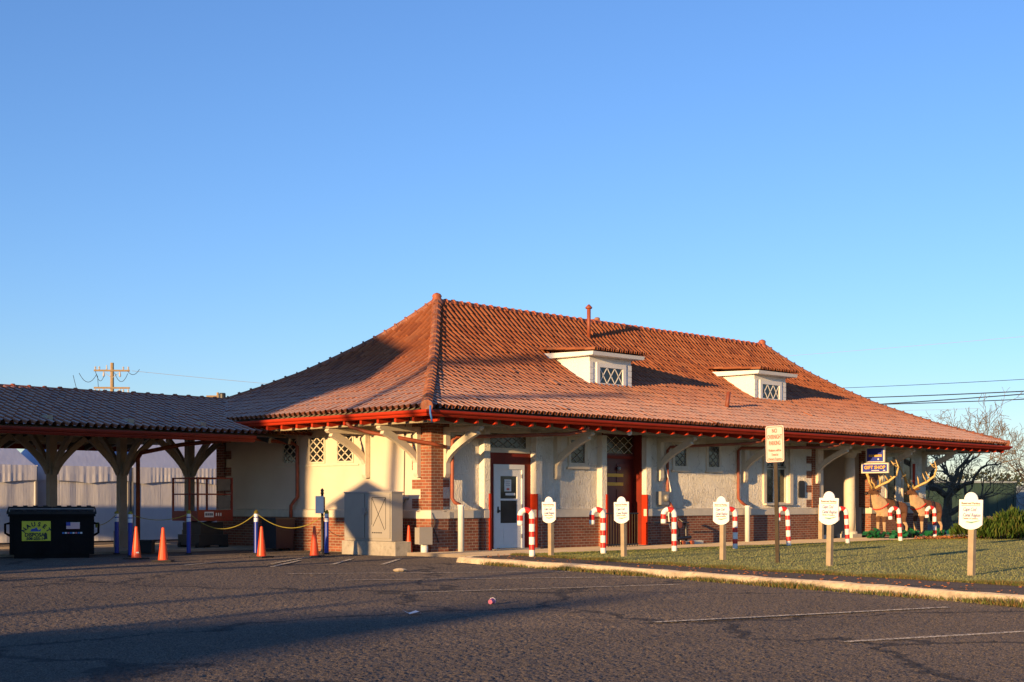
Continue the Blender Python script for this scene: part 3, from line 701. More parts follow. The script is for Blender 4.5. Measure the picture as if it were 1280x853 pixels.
# downspouts
def pipe(name,pts,r,mat,n=10): return MB().tube(pts,r,n).build(name,M[mat],ST,smooth=True)
pipe('downspout',[(3.9,-1.5,3.12),(3.85,-1.42,3.02),(3.5,-1.2,2.93),(.72,-.10,2.80),(.66,-.02,2.72),(.66,-.02,1.35),(.70,-.06,1.25),(.80,-.16,1.18)],.045,'copper')
pipe('standpipe',[(.80,-.18,0),(.80,-.18,1.14),(.80,-.18,1.19)],[.075,.075,.10],'white_dirty',14)
pipe('downspout',[(-1.5,1.3,3.12),(-1.42,1.25,3.02),(-1.2,.95,2.90),(.0,-.05,2.62),(.35,-.15,2.55)],.045,'copper')
pipe('downspout',[(11.6,-1.5,3.12),(11.5,-1.42,3.0),(11.2,-1.2,2.93),(9.1,-.0,2.80),(9.03,.04,2.70),(9.03,.04,1.30),(9.08,-.02,1.2),(9.16,-.06,1.06),(9.16,-.06,.3)],.04,'copper')
pipe('downspout',[(15.7,-1.5,3.12),(15.6,-1.42,3.0),(15.2,-1.2,2.93),(12.5,.0,2.86),(12.42,.03,2.78),(12.42,.03,1.36),(12.48,-.02,1.26),(12.62,-.12,1.14)],.045,'copper')
pipe('standpipe',[(12.64,-.14,.07),(12.64,-.14,1.10),(12.64,-.14,1.15)],[.075,.075,.10],'white_dirty',14)
pipe('downspout',[(-1.5,6.4,3.12),(-1.45,6.3,3.03),(-.9,6.05,2.92),(-.05,5.25,2.78),(.02,5.18,2.70),(.02,5.18,1.38),(-.03,5.24,1.28),(-.06,5.34,1.16),(-.06,5.36,.0)],.045,'copper')
pipe('conduit',[(.02,1.02,.0),(-.0,1.06,.5),(.02,1.10,1.2),(.06,1.0,1.36),(.10,.9,1.36)],.05,'steel')
pipe('cable',[(.09,1.02,3.15),(.085,1.04,2.4),(.085,1.06,1.4)],.010,'cable',5)
pipe('cable',[(8.93,.08,2.3),(9.00,.02,2.0),(9.12,.0,1.6),(9.10,.0,1.1),(9.02,.0,.9),(9.04,-.02,.6),(9.2,-.06,.25)],.018,'white_dirty',6)
pipe('cable',[(.02,-.01,1.0),(.10,-.02,.8),(.05,-.02,.66),(.16,-.02,.45),(.22,-.02,.3)],.012,'cable',5)
pipe('cable',[(-1.62,-1.74,3.36),(-1.66,-1.78,3.2),(-1.62,-1.78,3.08),(-1.5,-1.66,3.0)],.022,'bluecloth',6)
m_=MB(); m_.lathe([(.02,-.09),(.06,-.07),(.07,0),(.05,.05)],(5.75,-1.28,3.06),12); m_.build('flood_lamp',M['canwhite'],ST,smooth=True)
# utility box on the wall right of the maroon door
m_=MB(); m_.box(8.62,8.98,-.06,.12,1.18,1.55); b_=m_.build('meter_box',M['steel'],ST); m_=MB(); m_.lathe([(.10,0),(.10,.07),(.06,.10)],(0,0,0),12); c=m_.build('meter_dial',M['steel'],b_,smooth=True); c.rotation_euler=(R(90),0,0); c.location=(8.82,-.06,1.37)
# small box on the pier
bx=empty('utility_pedestal',(-.25,.0,0),R(-12),'small beige utility box on a short white pipe at the brick corner pier','utility box')
m_=MB(); m_.box(-.17,.17,-.10,.10,.27,.66); m_.build('box',M['cabinet'],bx); m_=MB(); m_.box(-.175,.175,-.125,-.1,.26,.67); m_.build('cover',M['cabinet'],bx); m_=MB(); m_.lathe([(.085,0),(.085,.28)],(.03,0,0),12); m_.build('pipe',M['white_dirty'],bx,smooth=True)
# dormers
def dormer(x0,x1):
    d=empty('dormer'); d.parent=ST
    yf=1.22; zb=prof((yf+E_)/DY)-.03; zt=5.30
    yb=-E_+DY*next(t/200 for t in range(200) if prof(t/200)>zt)
    side=[]; 
    m_=MB()
    for x,s in ((x0,.06),(x1-.06,.06)):
        poly=[(x,yf,zb-.05),(x,yf,zt)]+[(x,yb+.15,zt)]+[(x,yf+(yb+.1-yf)*k/6,prof((yf+(yb+.1-yf)*k/6+E_)/DY)-.06) for k in range(6,0,-1)]
        m_.prism(poly,(s,0,0))
    m_.box(x0+.06,x1-.06,yf,yf+.05,zb-.05,zt)
    for i in range(4): m_.box(x0-.004,x0+.13,yf-.022,yf-.001,zb+.03+i*.17,zb+.185+i*.17)
    for i in range(4): m_.box(x1-.13,x1+.004,yf-.022,yf-.001,zb+.03+i*.17,zb+.185+i*.17)
    m_.build('cheek',M['white'],d)
    m_=MB(); 
    m_.prism([(x0-.22,yf-.30,zt),(x0-.22,yf-.33,zt+.10),(x0-.22,yb+.35,zt+.16),(x0-.22,yb+.25,zt)],(x1-x0+.44,0,0)); m_.build('eave_board',M['white'],d)
    m_=MB();uv=[]
    tiles(m_,uv,(x0-.26,yf-.38,0),(1,0,0),(0,1,0),x1-x0+.52,yb+.75-(yf-.38),lambda u:9,lambda t:zt+.125+.17*t,expo=.36)
    tile_obj(m_,uv,'dormer_roof',d)
    window(d,(x0+.40,yf,zb+.12),(1,0,0),(0,-1,0),x1-x0-.80,.44,3,1,.022,.13,'glass','white','white',sill=True,proud=.045)
dormer(7.05,8.85); dormer(14.97,16.73)
m_=MB(); m_.tube([(9.92,3.75,6.2),(9.92,3.75,7.16)],.06,12); m_.lathe([(.10,7.12),(.11,7.16),(.02,7.25)],(9.92,3.75,0),12); m_.build('vent_pipe',M['copper'],ST,smooth=True)
m_=MB(); m_.tube([(12.0,.16,3.95),(12.06,.12,4.52)],.062,12); m_.build('vent_pipe',M['copper'],ST,smooth=True)
m_=MB(); m_.box(11.9,13.5,5.0,5.7,6.2,6.98); m_.box(11.85,13.55,4.95,5.75,6.98,7.04); m_.lathe([(.09,7.04),(.09,7.18),(.05,7.20)],(12.1,5.3,0),10); m_.build('chimney',M['brick'],ST)
# =====================================================================  CANOPY
CN=empty('platform_canopy',(0,0,0),0,'open platform canopy with red tile roof on Y-braced posts, left of the station','canopy')
CY=8.7;CE=4.6;CX0,CX1=-25.0,.25
cz=lambda t:2.95+1.10*t
mb=MB();uv=[]
tiles(mb,uv,(CX0,CE,0),(1,0,0),(0,1,0),CX1-CX0,CY-CE,lambda u:9,cz,rnd=random.Random(4))
tiles(mb,uv,(CX1,2*CY-CE,0),(-1,0,0),(0,-1,0),CX1-CX0,CY-CE,lambda u:9,cz,pitch=.25,expo=.5)
CR=tile_obj(mb,uv,'roof',CN)
ridge('ridge_tile',[(CX0,CY,4.06),(CX1,CY,4.06)],.10,.42,CR)
m_=MB()
m_.quad((CX0,CE+.05,2.88),(CX1-.9,CE+.05,2.88),(CX1-.9,CY,3.96),(CX0,CY,3.96)); m_.quad((CX0,2*CY-CE-.05,2.88),(CX1-.9,2*CY-CE-.05,2.88),(CX1-.9,CY,3.96),(CX0,CY,3.96))
m_.build('roof_deck',M['soffit'],CN,fix=False)
def gsec(y,sg):
    return [(y+sg*.04,2.74),(y-sg*.03,2.74),(y-sg*.055,2.785),(y-sg*.055,2.805),(y-sg*.09,2.82),(y-sg*.11,2.86),(y-sg*.11,2.90),(y+sg*.04,2.88)]
m_=MB(); s_=gsec(CE,1); m_.prism([(CX0,a,b) for a,b in s_],(CX1-.25-1.75-CX0,0,0)); m_.build('gutter',M['redwood'],CN)
m_=MB(); s_=gsec(2*CY-CE,-1); m_.prism([(CX0,a,b) for a,b in s_],(-.3-CX0,0,0)); m_.build('gutter',M['redwood'],CN)
m_=MB(); m_.box(CX0,-.05,CY-.09,CY+.09,3.66,3.86); m_.box(CX0,-.05,CY-.08,CY+.08,3.03,3.22); m_.build('ridge_beam',M['soffit'],CN)
for y in (CE+1.1,2*CY-CE-1.1):
    m_=MB(); m_.box(CX0,-.05,y-.08,y+.08,2.92,3.12); m_.build('purlin',M['soffit'],CN)
pm=MB(); 
for sg in (1,-1): pm.bar((0,CY+sg*.1,3.86),(0,CY+sg*4.02,2.80),.07,.14)
rf_=pm.build('rafter',M['liftdark'],CN); rf_.location=(-.6,0,0)
for i in range(1,40):
    c=rf_.copy(); COL.objects.link(c); c.location=(-.6-i*.61,0,0)
def cpost(x):
    m_=MB(); m_.box(x-.10,x+.10,CY-.10,CY+.10,.5,3.70); m_.box(x-.15,x+.15,CY-.15,CY+.15,.02,.5); p=m_.build('post',M['canopypaint'],CN)
    for dx,dy in ((1,0),(-1,0),(0,1),(0,-1)):
        m_=MB(); L=.98; w=.05; up=[];lo=[]
        for k in range(9):
            t=k/8; d=.10+L*t**1.2; z=2.02+1.0*t**.85
            up.append((d,z+.08)); lo.append((d+.05,z-.07))
        l=Vector((-dy,dx,0))*w; o=Vector((dx,dy,0)); A=Vector((x,CY,0))
        m_.prism([A+o*d+Vector((0,0,z))-l for d,z in up]+[A+o*d+Vector((0,0,z))-l for d,z in lo[::-1]],l*2); m_.build('brace',M['canopypaint'],p)
    m_=MB(); m_.box(x-.07,x+.07,CE+.3,CY-.1,3.06,3.20); m_.box(x-.07,x+.07,CY+.1,2*CY-CE-.3,3.06,3.20); m_.build('tie_beam',M['soffit'],p)
for x in (-23.5,-19.4,-15.3,-11.2,-9.1,-7.05,-5.0,-3.02,-.95): cpost(x)
m_=MB(); m_.tube([(-2.3,CE+.2,2.8),(-2.45,6.8,2.72),(-2.62,8.4,2.55),(-2.66,8.5,2.4),(-2.66,8.5,.1)],.055,10); m_.build('downspout',M['copper'],CN,smooth=True)
# =====================================================================  TENTS
def tent(x0,x1,label,seed):
    rr=random.Random(seed); y0=16.0; D=2.9; T=empty('pop_up_tent',((x0+x1)/2,y0+D/2,0),0,label,'tent','white party tents behind the canopy')
    w=(x1-x0)/2; d=D/2
    m_=MB(); z0,zt=2.36,4.35
    nseg=10
    c=[(-w,-d),(w,-d),(w,d),(-w,d)]; rx_=max(0,w-d)
    for j in range(4):
        a=c[j];b=c[(j+1)%4]
        for k in range(nseg):
            t0=k/nseg;t1=(k+1)/nseg
            def Q(p,t): s=1-t; e_=rx_ if p[0]>0 else -rx_; return (p[0]*s+e_*t,p[1]*s,z0+(zt-z0)*(t**1.1))
            m_.quad(Q(a,t0),Q(b,t0),Q(b,t1),Q(a,t1))
    m_.build('roof',M['tentroof'],T)
    def curtain(name,za,zb,amp,freq,outp,mat,bow=0):
        m_=MB(); n=int(60*max(w,d))
        for j in range(4):
            a=Vector(c[j]);b=Vector(c[(j+1)%4]);t_=(b-a).normalized();nn=Vector((t_.y,-t_.x)); ph=rr.uniform(0,6); cols=[]
            f2=rr.uniform(.6,1.4)
            for i in range(n+1):
                f=i/n; p=a+(b-a)*f; L=f*(b-a).length
                wv=amp*(.6*math.sin(L*freq+ph+1.7*math.sin(L*1.3+ph))+.7*math.sin(L*freq*2.3*f2+ph*2+2*math.sin(L*.9))*math.sin(L*1.9+ph)+.8*math.sin(L*freq*.37+ph)+rr.gauss(0,.07))
                env=min(1,6*f,6*(1-f)); 
                hem=bow*(abs(math.sin(L*1.15+ph))**.6)
                cols.append([(p+nn*(outp+wv*env*g))for g in (.35,1,1.2)]+[hem])
            zz=(zb,(za+zb)/2,za)
            for i in range(n):
                A=cols[i];B=cols[i+1]
                for k in range(2):
                    za0=zz[k+1]+(A[3] if k==1 else A[3]*.5); zb0=zz[k+1]+(B[3] if k==1 else B[3]*.5)
                    ta=zz[k]+(0 if k==0 else A[3]*.5); tb=zz[k]+(0 if k==0 else B[3]*.5)
                    m_.quad((A[k].x,A[k].y,ta),(A[k+1].x,A[k+1].y,za0),(B[k+1].x,B[k+1].y,zb0),(B[k].x,B[k].y,tb))
        return m_.build(name,mat,T,smooth=True,fix=False)
    curtain('side_wall',.03,2.05,.013,3.6,-.03,M['tent'])
    curtain('valance',1.83,2.38,.0065,14,.05,M['tent'],bow=.10)
    for px,py in c:
        m_=MB(); m_.box(px-.03,px+.03,py-.03,py+.03,0,2.35); m_.build('leg',M['steel'],T)
tent(-7.45,-4.62,'white party tent behind the dumpster at the far left edge',5)
tent(-4.50,-1.66,'white party tent behind the dumpster, its right end by the first canopy post',1)
tent(-1.26,1.50,'white party tent behind the blue bollards, between two canopy posts',2)
tent(1.66,8.3,'long white party tent behind the red lift basket, ending behind the station corner',3)
# =====================================================================  LEFT CLUTTER
def face_dir(): return math.atan2(-1.356,1.32)
DP=empty('dumpster',(-6.74,5.38,0),R(-28),'black steel dumpster with a yellow hauler decal and a flag sticker','dumpster')
m_=MB(); hw=.90; 
m_.prism([(-hw,-.60,.08),(-hw,-.62,.98),(-hw,.60,1.10),(-hw,.60,.08)],(2*hw,0,0))
for x in (-hw,-.3,.3,hw-.06): m_.box(x,x+.06,-.635,-.60,.10,.95)
m_.box(-hw-.03,hw+.03,-.66,-.60,.93,1.0); m_.box(-hw+.1,hw-.1,-.58,.58,0,.08)
m_.build('body',M['dumpster'],DP)
m_=MB()
for k in range(2):
    x0=-hw-.06+k*(hw+.06); 
    m_.prism([(x0,-.68,.985),(x0,-.68,1.035),(x0,.62,1.15),(x0,.62,1.10)],(hw+.05,0,0))
    for i in range(4): m_.bar((x0+.15+i*.22,-.69,1.045),(x0+.15+i*.22,.6,1.16),.10,.03)
m_.build('lid',M['rubber'],DP)
m_=MB(); m_.tube([(-hw,-.64,1.10),(hw,-.64,1.10)],.013,6); m_.tube([(-hw,-.64,1.0),(-hw,-.64,1.10)],.013,6); m_.tube([(hw,-.64,1.0),(hw,-.64,1.10)],.013,6); m_.build('lid_rod',M['steel'],DP)
for s in (-1,1):
    m_=MB(); m_.tube([(s*hw,-.3,.78),(s*(hw+.10),-.3,.76),(s*(hw+.10),-.3,.56),(s*hw,-.3,.50)],.03,6); m_.build('lift_handle',M['dumpster'],DP)
m_=MB(); m_.box(-.64,-.03,-.645,-.637,.39,.83); dc=m_.build('decal',M['decalY'],DP)
fx,fz=(1,0,0),(0,0,1); yq=-.648
word='NAUSET'
for i,ch in enumerate(word):
    a=R(58-i*116/5); cx_=-.335+.26*math.sin(-a); cz_=.485+.235*math.cos(a)
    text(ch,.125,M['ink'],dc,(cx_,yq,cz_),(math.cos(a),0,math.sin(a)),(-math.sin(a),0,math.cos(a)),.045)
text('DISPOSAL',.115,M['ink'],dc,(-.345,yq,.487),fx,fz,.04,width=.47)
text('508-255-14',.08,M['ink'],dc,(-.345,yq,.413),fx,fz,.05,width=.40)
m_=MB(); m_.prism([(-.46,yq,.60),(-.44,yq,.655),(-.36,yq,.67),(-.34,yq,.70),(-.31,yq,.66),(-.29,yq,.625),(-.23,yq,.66),(-.25,yq,.60)],(0,-.002,0)); m_.build('emblem',M['flagblue'],dc)
m_=MB(); m_.prism([(-.17,yq-.003,.43),(-.17,yq-.003,.55),(-.14,yq-.003,.58),(-.11,yq-.003,.55),(-.10,yq-.003,.43)],(0,-.002,0)); m_.build('sticker',M['ink'],dc)
m_=MB(); m_.box(.30,.59,-.645,-.637,.65,.80)
for i in range(7): m_.box(.30,.59,-.6475,-.645,.65+i*.0215,.65+i*.0215+.0107,1)
m_.box(.30,.39,-.65,-.6476,.725,.80,2); m_.build('flag_sticker',[M['white'],M['flagred'],M['flagblue']],DP)
m_=MB(); 
for i in range(8): m_.box(.215+i*.055,.215+i*.055+.042,-.645,-.637,.545,.58,i%3)
m_.build('warning_strip',[M['bluecloth'],M['reflect'],M['flagred']],DP)
# cones
CO=empty('traffic_cone',(-5.96,3.09,0),.3,'orange traffic cone with a small white sticker, nearest the dumpster','traffic cone','orange traffic cones')
m_=MB(); m_.lathe([(.112,.03),(.106,.045),(.030,.70),(.024,.715),(.010,.717)],(0,0,0),18); m_.build('cone',M['cone'],CO,smooth=False)
m_=MB(); m_.box(-.20,.20,-.20,.20,0,.032); m_.build('base',M['rubber'],CO)
stk=MB(); stk.box(-.158,-.142,-.04,.04,.12,.16)
for (x,y),rz,lb,sc_ in (((-6.24,1.56),.8,'orange traffic cone on its black base between the two leftmost blue bollards',1.0),((-3.50,1.86),.2,'orange traffic cone beside the blue bollard in front of the shaded end wall',.98),((-2.37,1.38),.7,'orange traffic cone by the black sign post and bollard, half sunlit',.98),((-.30,.46),.3,'orange traffic cone tucked behind the utility cabinet against the brick corner',.98)):
    c=copy_tree(CO); c.location=(x,y,0); c.rotation_euler=(0,0,rz); c.scale=(sc_,)*3; c['label']=lb
m_=MB(); m_.box(-.02,.04,-.112,-.085,.13,.16); s_=m_.build('sticker',M['white'],CO); s_.rotation_euler=(0,0,R(-40))
# bollards
BO=empty('bollard',(-4.75,5.99,0),0,'blue bollard with white bands, leftmost, against the canopy post','bollard','blue and white bollards')
m_=MB(); m_.lathe([(.06,0),(.052,.02),(.052,.97),(.035,1.0),(.01,1.01)],(0,0,0),16); m_.build('tube',M['blue'],BO,smooth=False)
m_=MB(); m_.lathe([(.0535,.78),(.0535,.875)],(0,0,0),16); m_.lathe([(.0535,.90),(.0535,.97)],(0,0,0),16); m_.build('band',M['reflect'],BO)
m_=MB(); m_.lathe([(.075,0),(.08,.02),(.05,.035)],(0,0,0),12); m_.build('foot',M['rubber'],BO)
BL=[(-4.75,5.99),(-5.32,4.41),(-3.54,4.75),(-2.41,3.59),(-1.23,2.37)]
for (x,y),lb in zip(BL[1:],('blue bollard with white bands behind the cone nearest the dumpster','blue bollard with white bands in front of the red lift basket','blue bollard with white bands in front of the shaded brick end wall','blue bollard with white bands beside the black sign post')):
    c=copy_tree(BO); c.location=(x,y,0); c['label']=lb
def rope(a,b,sag,label):
    m_=MB(); A=Vector(a);B=Vector(b); pts=[]
    for i in range(17):
        t=i/16; p=A+(B-A)*t; p.z-=sag*4*t*(1-t); pts.append(p)
    m_.tube(pts,.009,6); 
    for e in (A,B): m_.tube([e+Vector((0,0,-.05)),e+Vector((0,0,.03)),e+Vector((.02,0,.07))],[.05,.055,.02],8)
    tag(m_.build('caution_rope',M['yellow']),label,'rope','yellow ropes between bollards')
zr=.99
rope((*BL[2],zr),(*BL[3],zr),.38,'yellow caution rope sagging from the lift bollard to the end wall bollard')
rope((*BL[3],zr),(*BL[4],zr),.36,'yellow caution rope sagging across the brick end wall to the black sign post')
rope((*BL[1],zr-.02),(*BL[2],zr-.02),.14,'yellow caution rope strung behind the cones toward the red lift')
rope((-6.0,4.68,.72),(*BL[0],zr-.02),.06,'yellow caution rope running from the dumpster to the leftmost bollard')
# concrete stub, bins
m_=MB(); m_.box(-.13,.13,-.13,.13,0,.80); m_.prism([(-.13,-.13,.8),(.13,-.13,.8),(.13,.13,.8),(-.13,.13,.8)],(0,0,.04)); o=m_.build('timber_bollard',M['shingle']); o.location=(-5.2,6.9,0); o.rotation_euler=(0,0,R(45)); tag(o,'dark stubby post right beside the dumpster','post')
cr=empty('storage_crate',(-4.05,5.95,0),R(-44),'low black crate on the ground behind the leftmost cone','crate'); m_=MB(); m_.box(-.24,.24,-.2,.2,.02,.28); m_.build('body',M['rubber'],cr); m_=MB(); m_.box(-.26,.26,-.22,.22,.28,.33); m_.build('lid',M['rubber'],cr)
wb=empty('wheeled_bin',(-.45,5.35,0),R(0),'dark blue wheeled bin against the shaded brick end wall','bin')
m_=MB(); m_.add([(-.26,-.26,.06),(.26,-.26,.06),(.26,.26,.06),(-.26,.26,.06),(-.31,-.31,.8),(.31,-.31,.8),(.31,.31,.8),(-.31,.31,.8)],[(0,3,2,1),(4,5,6,7),(0,1,5,4),(1,2,6,5),(2,3,7,6),(3,0,4,7)]); m_.build('body',M['bin'],wb)
m_=MB(); m_.box(-.33,.33,-.33,.33,.80,.85); m_.build('lid',M['bin'],wb)
for y in (-.22,.22):
    m_=MB(); m_.tube([(.25,y-.03,.1),(.25,y+.03,.1)],.1,12); m_.build('wheel',M['rubber'],wb)
# lift
LI=empty('scissor_lift',(-1.35,7.45,0),0,'small red personnel lift with an open basket parked under the canopy','lift')
m_=MB(); m_.box(-.45,.45,-.5,.5,.12,.40); m_.box(-.35,.35,-.42,.42,.40,.72)
for i in range(3):
    for s in (-1,1): m_.bar((-.3,s*.32,.42+i*.13),(.3,s*.32,.55+i*.13),.05,.05)
m_.build('chassis',M['liftdark'],LI)
for x in (-.36,.36):
    for y in (-.42,.42):
        m_=MB(); m_.tube([(x,y-.06,.12),(x,y+.06,.12)],.12,12); m_.build('wheel',M['rubber'],LI)
m_=MB(); m_.box(-.56,.52,-.60,.58,.76,.80); m_.box(-.57,-.54,-.60,.58,.76,1.02); m_.box(-.57,.52,-.61,-.58,.76,1.05); m_.build('basket_floor',M['liftred'],LI)
m_=MB()
for x,y in ((-.55,-.59),(-.55,.57),(.5,-.59),(.5,.57),(-.55,-.2)): m_.box(x-.022,x+.022,y-.022,y+.022,.8,1.90)
for z in (1.46,1.88): 
    m_.bar((-.55,-.59,z),(.5,-.59,z),.03,.035); m_.bar((-.55,-.59,z),(-.55,.57,z),.03,.035); m_.bar((-.55,.57,z),(.5,.57,z),.03,.035); m_.bar((.5,-.59,z),(.5,.57,z),.03,.035)
m_.build('guard_rail',M['liftred'],LI)
for z0,z1 in ((1.08,1.42),(1.56,1.86)):
    m_=MB(); m_.box(.08,.47,-.57,-.55,z0,z1); m_.build('side_panel',M['board'],LI)
m_=MB(); m_.box(-.36,-.08,-.620,-.611,.86,1.0); m_.box(-.08,.20,-.620,-.611,.86,1.0,1)
for i in range(4): m_.box(-.335+i*.06,-.295+i*.06,-.623,-.620,.90,.965,2)
for i,x in enumerate((-.02,.05,.12)): m_.box(x,x+.035,-.623,-.620,.89,.97,0)
m_.build('maker_plate',[M['white'],M['liftred'],M['ink']],LI)
# cabinet
CB=empty('utility_cabinet',(-.67,1.11,0),0,'grey beige electrical cabinet with an X on its door, on a concrete pad','cabinet')
m_=MB(); m_.box(-.24,.24,-.88,1.08,0,.33); m_.build('concrete_pad',M['conc'],CB)
m_=MB(); m_.box(-.20,.14,-.70,1.03,.34,1.47); m_.prism([(-.22,-.72,1.47),(.16,-.72,1.47),(.14,-.72,1.50),(-.20,-.72,1.50)],(0,1.77,0)); m_.build('body',M['cabinet'],CB)
m_=MB(); m_.box(-.225,-.20,.26,1.0,.40,1.45); m_.build('door',M['cabinet'],CB); m_=MB(); m_.box(-.225,-.20,-.66,.22,.40,1.45); d_=m_.build('door',M['cabinet'],CB)
m_=MB()
for a,b in (((-.02,1.36),(-.52,1.36)),((-.02,.72),(-.02,1.36)),((-.52,.62),(-.52,1.36)),((-.02,1.36),(-.48,.60)),((-.52,1.36),(-.06,.68))): m_.bar((-.228,a[0],a[1]),(-.228,b[0],b[1]),.004,.012,up=(0,0,1))
for i in range(5): m_.box(-.229,-.225,-.38+i*.075,-.33+i*.075,.52,.545)
m_.build('marking',M['ink'],d_)
m_=MB(); m_.box(-.27,-.225,.18,.30,.95,1.12); m_.box(-.28,-.25,.14,.20,1.0,1.04); m_.build('latch',M['steel'],CB)
# black post w/ sign plate
PS=empty('iron_sign_post',(-.97,2.87,0),R(45),'black iron post with ball top carrying a pale sign plate, behind the rightmost bollard','sign post')
m_=MB(); m_.lathe([(.09,0),(.09,.03),(.045,.06),(.032,.12),(.032,1.45),(.05,1.47),(.03,1.5),(.045,1.54),(.01,1.59)],(0,0,0),12); m_.build('post',M['black'],PS,smooth=True)
m_=MB(); m_.box(-.22,-.20,-.06,.14,.98,1.40); m_.box(-.2,-.03,.0,.02,1.36,1.38); m_.build('plate',M['white'],PS)
m_=MB(); m_.box(.06,.16,-.05,.0,1.0,1.38); m_.build('bracket_plate',M['black'],PS)
MT=empty('electric_meter',(-.25,2.25,0),0,'black conduit with a round glass meter beside the utility cabinet','meter')
m_=MB(); m_.tube([(0,0,0),(0,0,.9),(.05,0,1.0)],.035,8); m_.tube([(-.02,.12,0),(-.02,.14,.5),(-.02,.04,.75)],.02,6); m_.build('conduit',M['black'],MT); m_=MB(); m_.box(-.10,.08,-.12,.12,.50,.85); m_.build('box',M['black'],MT); m_=MB(); m_.lathe([(.09,0),(.09,.06),(.05,.09)],(0,0,0),12); d=m_.build('dial',M['reflect'],MT,smooth=True); d.rotation_euler=(0,R(-90),0); d.location=(-.10,0,.70)
# =====================================================================  SIGNS
def arcpts(cy,cz,r,a0,a1,n): return [(cy+r*math.cos(R(a0+(a1-a0)*k/n)),cz+r*math.sin(R(a0+(a1-a0)*k/n))) for k in range(n+1)]
RSG=empty('parking_sign',(0,0,.1),0,'x','sign','reserved parking signs on wooden posts')
m_=MB(); m_.box(-.045,.045,-.045,.045,-.05,1.15); m_.build('post',M['wood'],RSG)
hw=.193
pr=[(-hw,.78)]+[(-hw,1.155),(-.112,1.155)]+[(p[0],p[1]) for p in arcpts(0,1.155,.112,165,15,8)]+[(.112,1.155),(hw,1.155),(hw,.78)]+[(.13,.735),(.065,.712),(0,.705),(-.065,.712),(-.13,.735)]
m_=MB(); m_.prism([(-.068,y,z) for y,z in pr],(.022,0,0)); pn=m_.build('panel',M['sign_cream'],RSG)
fr,fu=(0,-1,0),(0,0,1); X=-.0695
text('Reserved Parking',.045,M['sign_text'],pn,(X,0,1.085),fr,fu,.02,width=.31)
m_=MB(); m_.box(-.0705,-.068,-.155,.155,1.062,1.069); m_.build('rule',M['sign_text'],pn)
text('Cape Cod',.075,M['sign_blue'],pn,(X,.02,.985),fr,fu,.012,width=.22,shear=.35)
text('Canal Region',.075,M['sign_blue'],pn,(X,-.015,.90),fr,fu,.012,width=.29,shear=.35)
text('Chamber of Commerce',.032,M['sign_text'],pn,(X,0,.862),fr,fu,.01,width=.25)
m_=MB(); m_.prism([(X,.08,.815),(X,-.02,.80),(X,-.14,.835),(X,-.16,.85),(X,-.02,.825),(X,.06,.83)],(-.002,0,0)); m_.build('swash',M['sign_green'],pn)
SG=[((-.36,-4.16),.0,'cream reserved parking sign on a wooden post right of the white door','',1.0),((.24,-5.67),.03,'cream reserved parking sign on a wooden post in front of the maroon door','',1.0),((.34,-8.11),-.03,'cream reserved parking sign on a wooden post left of the no overnight parking sign','',1.0),((-.585,-11.09),.02,'cream reserved parking sign on a wooden post just right of the no overnight parking sign','',1.06),((-1.91,-14.42),-.02,'cream reserved parking sign on a wooden post near the juniper bush, closest to the lot','',1.03)]
for i,((x,y),rz,lb,_,s_) in enumerate(SG):
    c=RSG if i==0 else copy_tree(RSG); c.location=(x,y,.1); c.rotation_euler=(random.uniform(-.028,.028),random.uniform(-.015,.015),rz); c.scale=(1,1,s_); c['label']=lb
NP=empty('no_parking_sign',(-.105,-9.695,.1),R(0),'tall pink faded NO OVERNIGHT PARKING sign on a rusty metal post in the lawn','sign'); NP.rotation_euler=(R(-1.2),R(0),0)
m_=MB(); m_.prism([(-.02,-.04,0),(.02,-.025,0),(.02,.025,0),(-.02,.04,0),(-.03,.04,0),(-.03,-.04,0)],(0,0,2.55)); m_.build('post',M['rustpost'],NP)
hw=.20; z0,z1=1.90,2.58; q=.04
rr_=arcpts(hw-q,z1-q,q,0,90,4)+arcpts(-hw+q,z1-q,q,90,180,4)+arcpts(-hw+q,z0+q,q,180,270,4)+arcpts(hw-q,z0+q,q,270,360,4)
m_=MB(); m_.prism([(-.042,a,b) for a,b in rr_],(.006,0,0)); pn=m_.build('panel',M['signpink'],NP)
bb=[]; 
def rrect(k): 
    h=hw-k; a=z0+k; b=z1-k; return arcpts(h-q,b-q,q,0,90,4)+arcpts(-h+q,b-q,q,90,180,4)+arcpts(-h+q,a+q,q,180,270,4)+arcpts(h-q,a+q,q,270,360,4)
A=rrect(.018);B=rrect(.028); m_=MB()
for i in range(len(A)):
    j=(i+1)%len(A); m_.quad((-.0435,*A[i]),(-.0435,*A[j]),(-.0435,*B[j]),(-.0435,*B[i]))
m_.build('border',M['signred'],pn)
X=-.0435
for s,z,sz,w in (('NO',2.45,.11,.11),('OVERNIGHT',2.335,.11,.32),('PARKING',2.22,.11,.25)): text(s,sz,M['signred'],pn,(X,0,z),fr,fu,.015,width=w)
for s,z,w in (('Violators will be',2.10,.28),('Towed at',2.02,.15),('Owners Expense',1.94,.29)): text(s,.062,M['signred'],pn,(X,0,z),fr,fu,.012,width=w)
